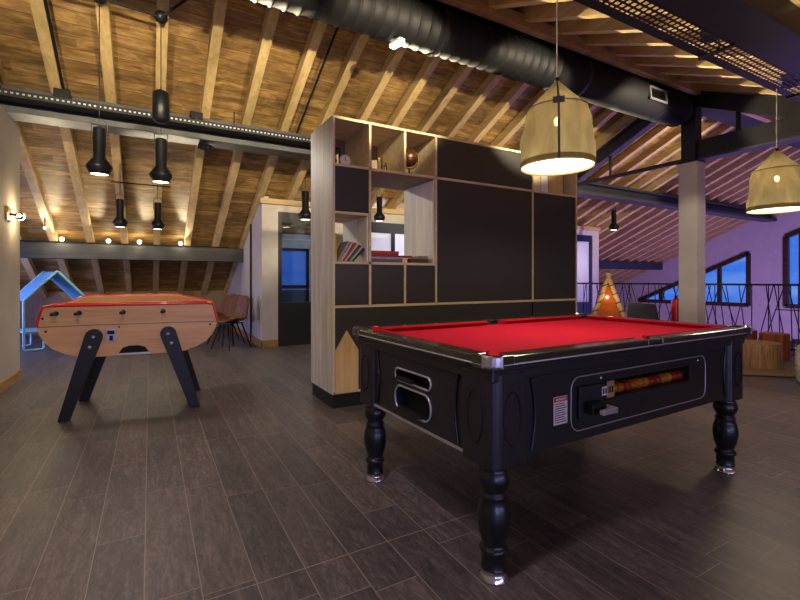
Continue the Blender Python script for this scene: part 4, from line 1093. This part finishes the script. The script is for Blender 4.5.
# tent
te = thing('play_tent', 'orange pyramid play tent with pale laced poles', 'tent', (7.10, 5.06, 0), R(-54))
AP = Vector((0, 0, 1.16)); hb = .40
cor = [Vector((sx*hb, sy*hb, 0)) for sx, sy in ((-1, -1), (1, -1), (1, 1), (-1, 1))]
for i in range(4):
    a, c = cor[i], cor[(i+1) % 4]
    b = MB(); b.prism([(0, 0), (1, 0), (.5, 1)], lambda q, w_, d, a=a, c=c: tuple((a+(c-a)*q)*(1-w_*.96)+AP*(w_*.96) + ((a+c)/2).normalized()*(-.03+d)), 0, .004); b.build('cloth_side', M['tentcloth'], te)
for i in range(4):
    e = cor[i]; top = AP+(AP-e)*.06
    b = MB(); dd = (top-e)
    b.tube([e, top], [.055, .035], 8)
    po = b.build('pole', M['oak'], te)
    lc = MB()
    for k in range(7):
        p = e+dd*(.10+.12*k); lc.tube([p+Vector((-.05, -.045, -.02)), p+Vector((.05, -.045, .02))], .008, 6)
    lc.build('lacing', M['ink'], po)
MB().sphere((-.02, -.12, .80), .018, 12).build('fairy_bulb', M['bulb_small'], te)
light('POINT', (7.10-.33, 5.06-.28, .95), 2.5, (1, .8, .5), shadow_soft_size=.03)
# grey lounge seat
gs = thing('lounge_seat', 'dark grey sloping lounge seat between the tent and the column', 'seat', (6.70, 4.12, 0), R(-29))
MB().prism([(-.32, 0), (.42, 0), (.42, .35), (.10, .36), (-.02, .74), (-.24, .74)], lambda q, w_, d: (q*.6, d, w_), -.3, .3).build('cushion_body', M['greyfab'], gs, bevel=.03)
MB().tube([(-.13, -.302, .70), (-.03, -.302, .70), (.05, -.302, .37)], .006, 6).build('piping', M['ink'], gs)
# extinguisher
ex = thing('fire_extinguisher', 'red fire extinguisher mounted on the concrete column', 'fire extinguisher', (6.945, 3.815, .42))
MB().lathe([(.001, 0), (.055, 0), (.06, .015), (.06, .34), (.045, .385), (.02, .40)], n=28).build('cylinder', M['red'], ex)
MB().lathe([(.02, .40), (.02, .43), (.001, .435)], n=16).box(-.015, .07, -.01, .01, .43, .445).build('valve', M['darkmetal'], ex)
MB().tube([(.02, 0, .42), (.075, 0, .38), (.08, 0, .15)], .009).build('hose', M['rubber'], ex)
MB().box(-.03, .03, -.065, -.058, .12, .2).build('wall_bracket', M['darkmetal'], ex)

# lower lights on gable wall
for y_, lb in ((9.75, 'left of the two small bright lamps low on the gable wall'), (9.62, 'right of the two small bright lamps low on the gable wall')):
    t_ = thing('wall_spot', lb, 'wall lamp', (X1, y_, -.24), 0, 'small lamps low on the gable wall')
    MB().box(-.05, 0, -.04, .04, -.06, .06).build('housing', M['white'], t_); MB().sphere((-.07, 0, 0), .04, 12).build('bulb', M['led'], t_)
# hills
b = MB(); vs = []; n = 40
for i in range(n+1):
    y_ = -60+i*4; h = -7+3*abs(noise.noise(Vector((i*.35, 2, 0))))+3*math.exp(-((y_-40)/25)**2)
    vs += [(90, y_, -12), (96, y_, h)]
b.add(vs, [(2*i, 2*i+2, 2*i+3, 2*i+1) for i in range(n)])
struct(b.build('hills', M['hill']), 'distant blue hillside outside the windows', 'hill')

# ------------------------------------------------------------------ lights
PUR = (.54, .29, 1.0)
def area(loc, tgt, e, c, sx, sy):
    return light('AREA', loc, e, c, shape='RECTANGLE', size=sx, size_y=sy, target=tgt)
area((11.6, 4.5, -2.2), (11.6, 6.0, 3.0), 230, PUR, 3, 6)
area((13.0, 1.5, -2.2), (12, 2.5, 3.0), 60, PUR, 3, 3)
# purple wash lamp near the column
light('POINT', (8.6, 5.6, .9), 7, (.6, .35, 1), shadow_soft_size=.2)
# light inside the far room
light('POINT', (4.2, 8.0, 1.7), 60, (.9, .92, 1), shadow_soft_size=.15)
light('POINT', (2.4, 8.0, 1.95), 3, (1, .85, .7), shadow_soft_size=.1)
light('POINT', (9.3, 8.0, 1.6), 14, (.75, .7, 1), shadow_soft_size=.1)
# added blue fills set before the long low window behind the camera
area((2.0, YF+.05, .5), (1.8, 3, 1.0), 26, (.56, .52, 1), 3.8, .6)
area((-.55, YF+.05, .5), (-.6, 2.5, .3), 24, (.36, .40, 1), .9, .6)
area((-3.1, 8.6, .8), (0, 8.4, .2), 60, (.42, .42, 1), 2.4, 1.0)  # added blue-violet fill at the west wall, which has no window
# added fill without a fixture, under the slope over the camera end
area((-.3, .9, zs(.9)-.03), (-.3, 2.0, 0), 26, (.95, .80, .85), .8, .3)

# ------------------------------------------------------------------ world
w = bpy.data.worlds.new('dusk'); S.world = w; w.use_nodes = True; nt = w.node_tree; nt.nodes.clear()
o = nt.nodes.new('ShaderNodeOutputWorld'); bg = nt.nodes.new('ShaderNodeBackground'); tc = nt.nodes.new('ShaderNodeTexCoord')
nz = nt.nodes.new('ShaderNodeTexNoise'); mp = nt.nodes.new('ShaderNodeMapping'); rp = nt.nodes.new('ShaderNodeValToRGB')
mp.inputs['Scale'].default_value = (3, 3, 14); nz.inputs['Scale'].default_value = 1.6; nz.inputs['Detail'].default_value = 6
nt.links.new(tc.outputs['Generated'], mp.inputs['Vector']); nt.links.new(mp.outputs[0], nz.inputs['Vector']); nt.links.new(nz.outputs['Fac'], rp.inputs['Fac'])
rp.color_ramp.elements[0].position = .4; rp.color_ramp.elements[0].color = (.07, .26, .95, 1)
rp.color_ramp.elements[1].position = .72; rp.color_ramp.elements[1].color = (.36, .60, 1, 1)
nt.links.new(rp.outputs[0], bg.inputs['Color']); bg.inputs['Strength'].default_value = 1.0
nt.links.new(bg.outputs[0], o.inputs['Surface'])

vs_ = S.view_settings; vs_.view_transform = 'Standard'; vs_.look = 'None'; vs_.gamma = 1; vs_.use_curve_mapping = False; vs_.exposure = 0.35
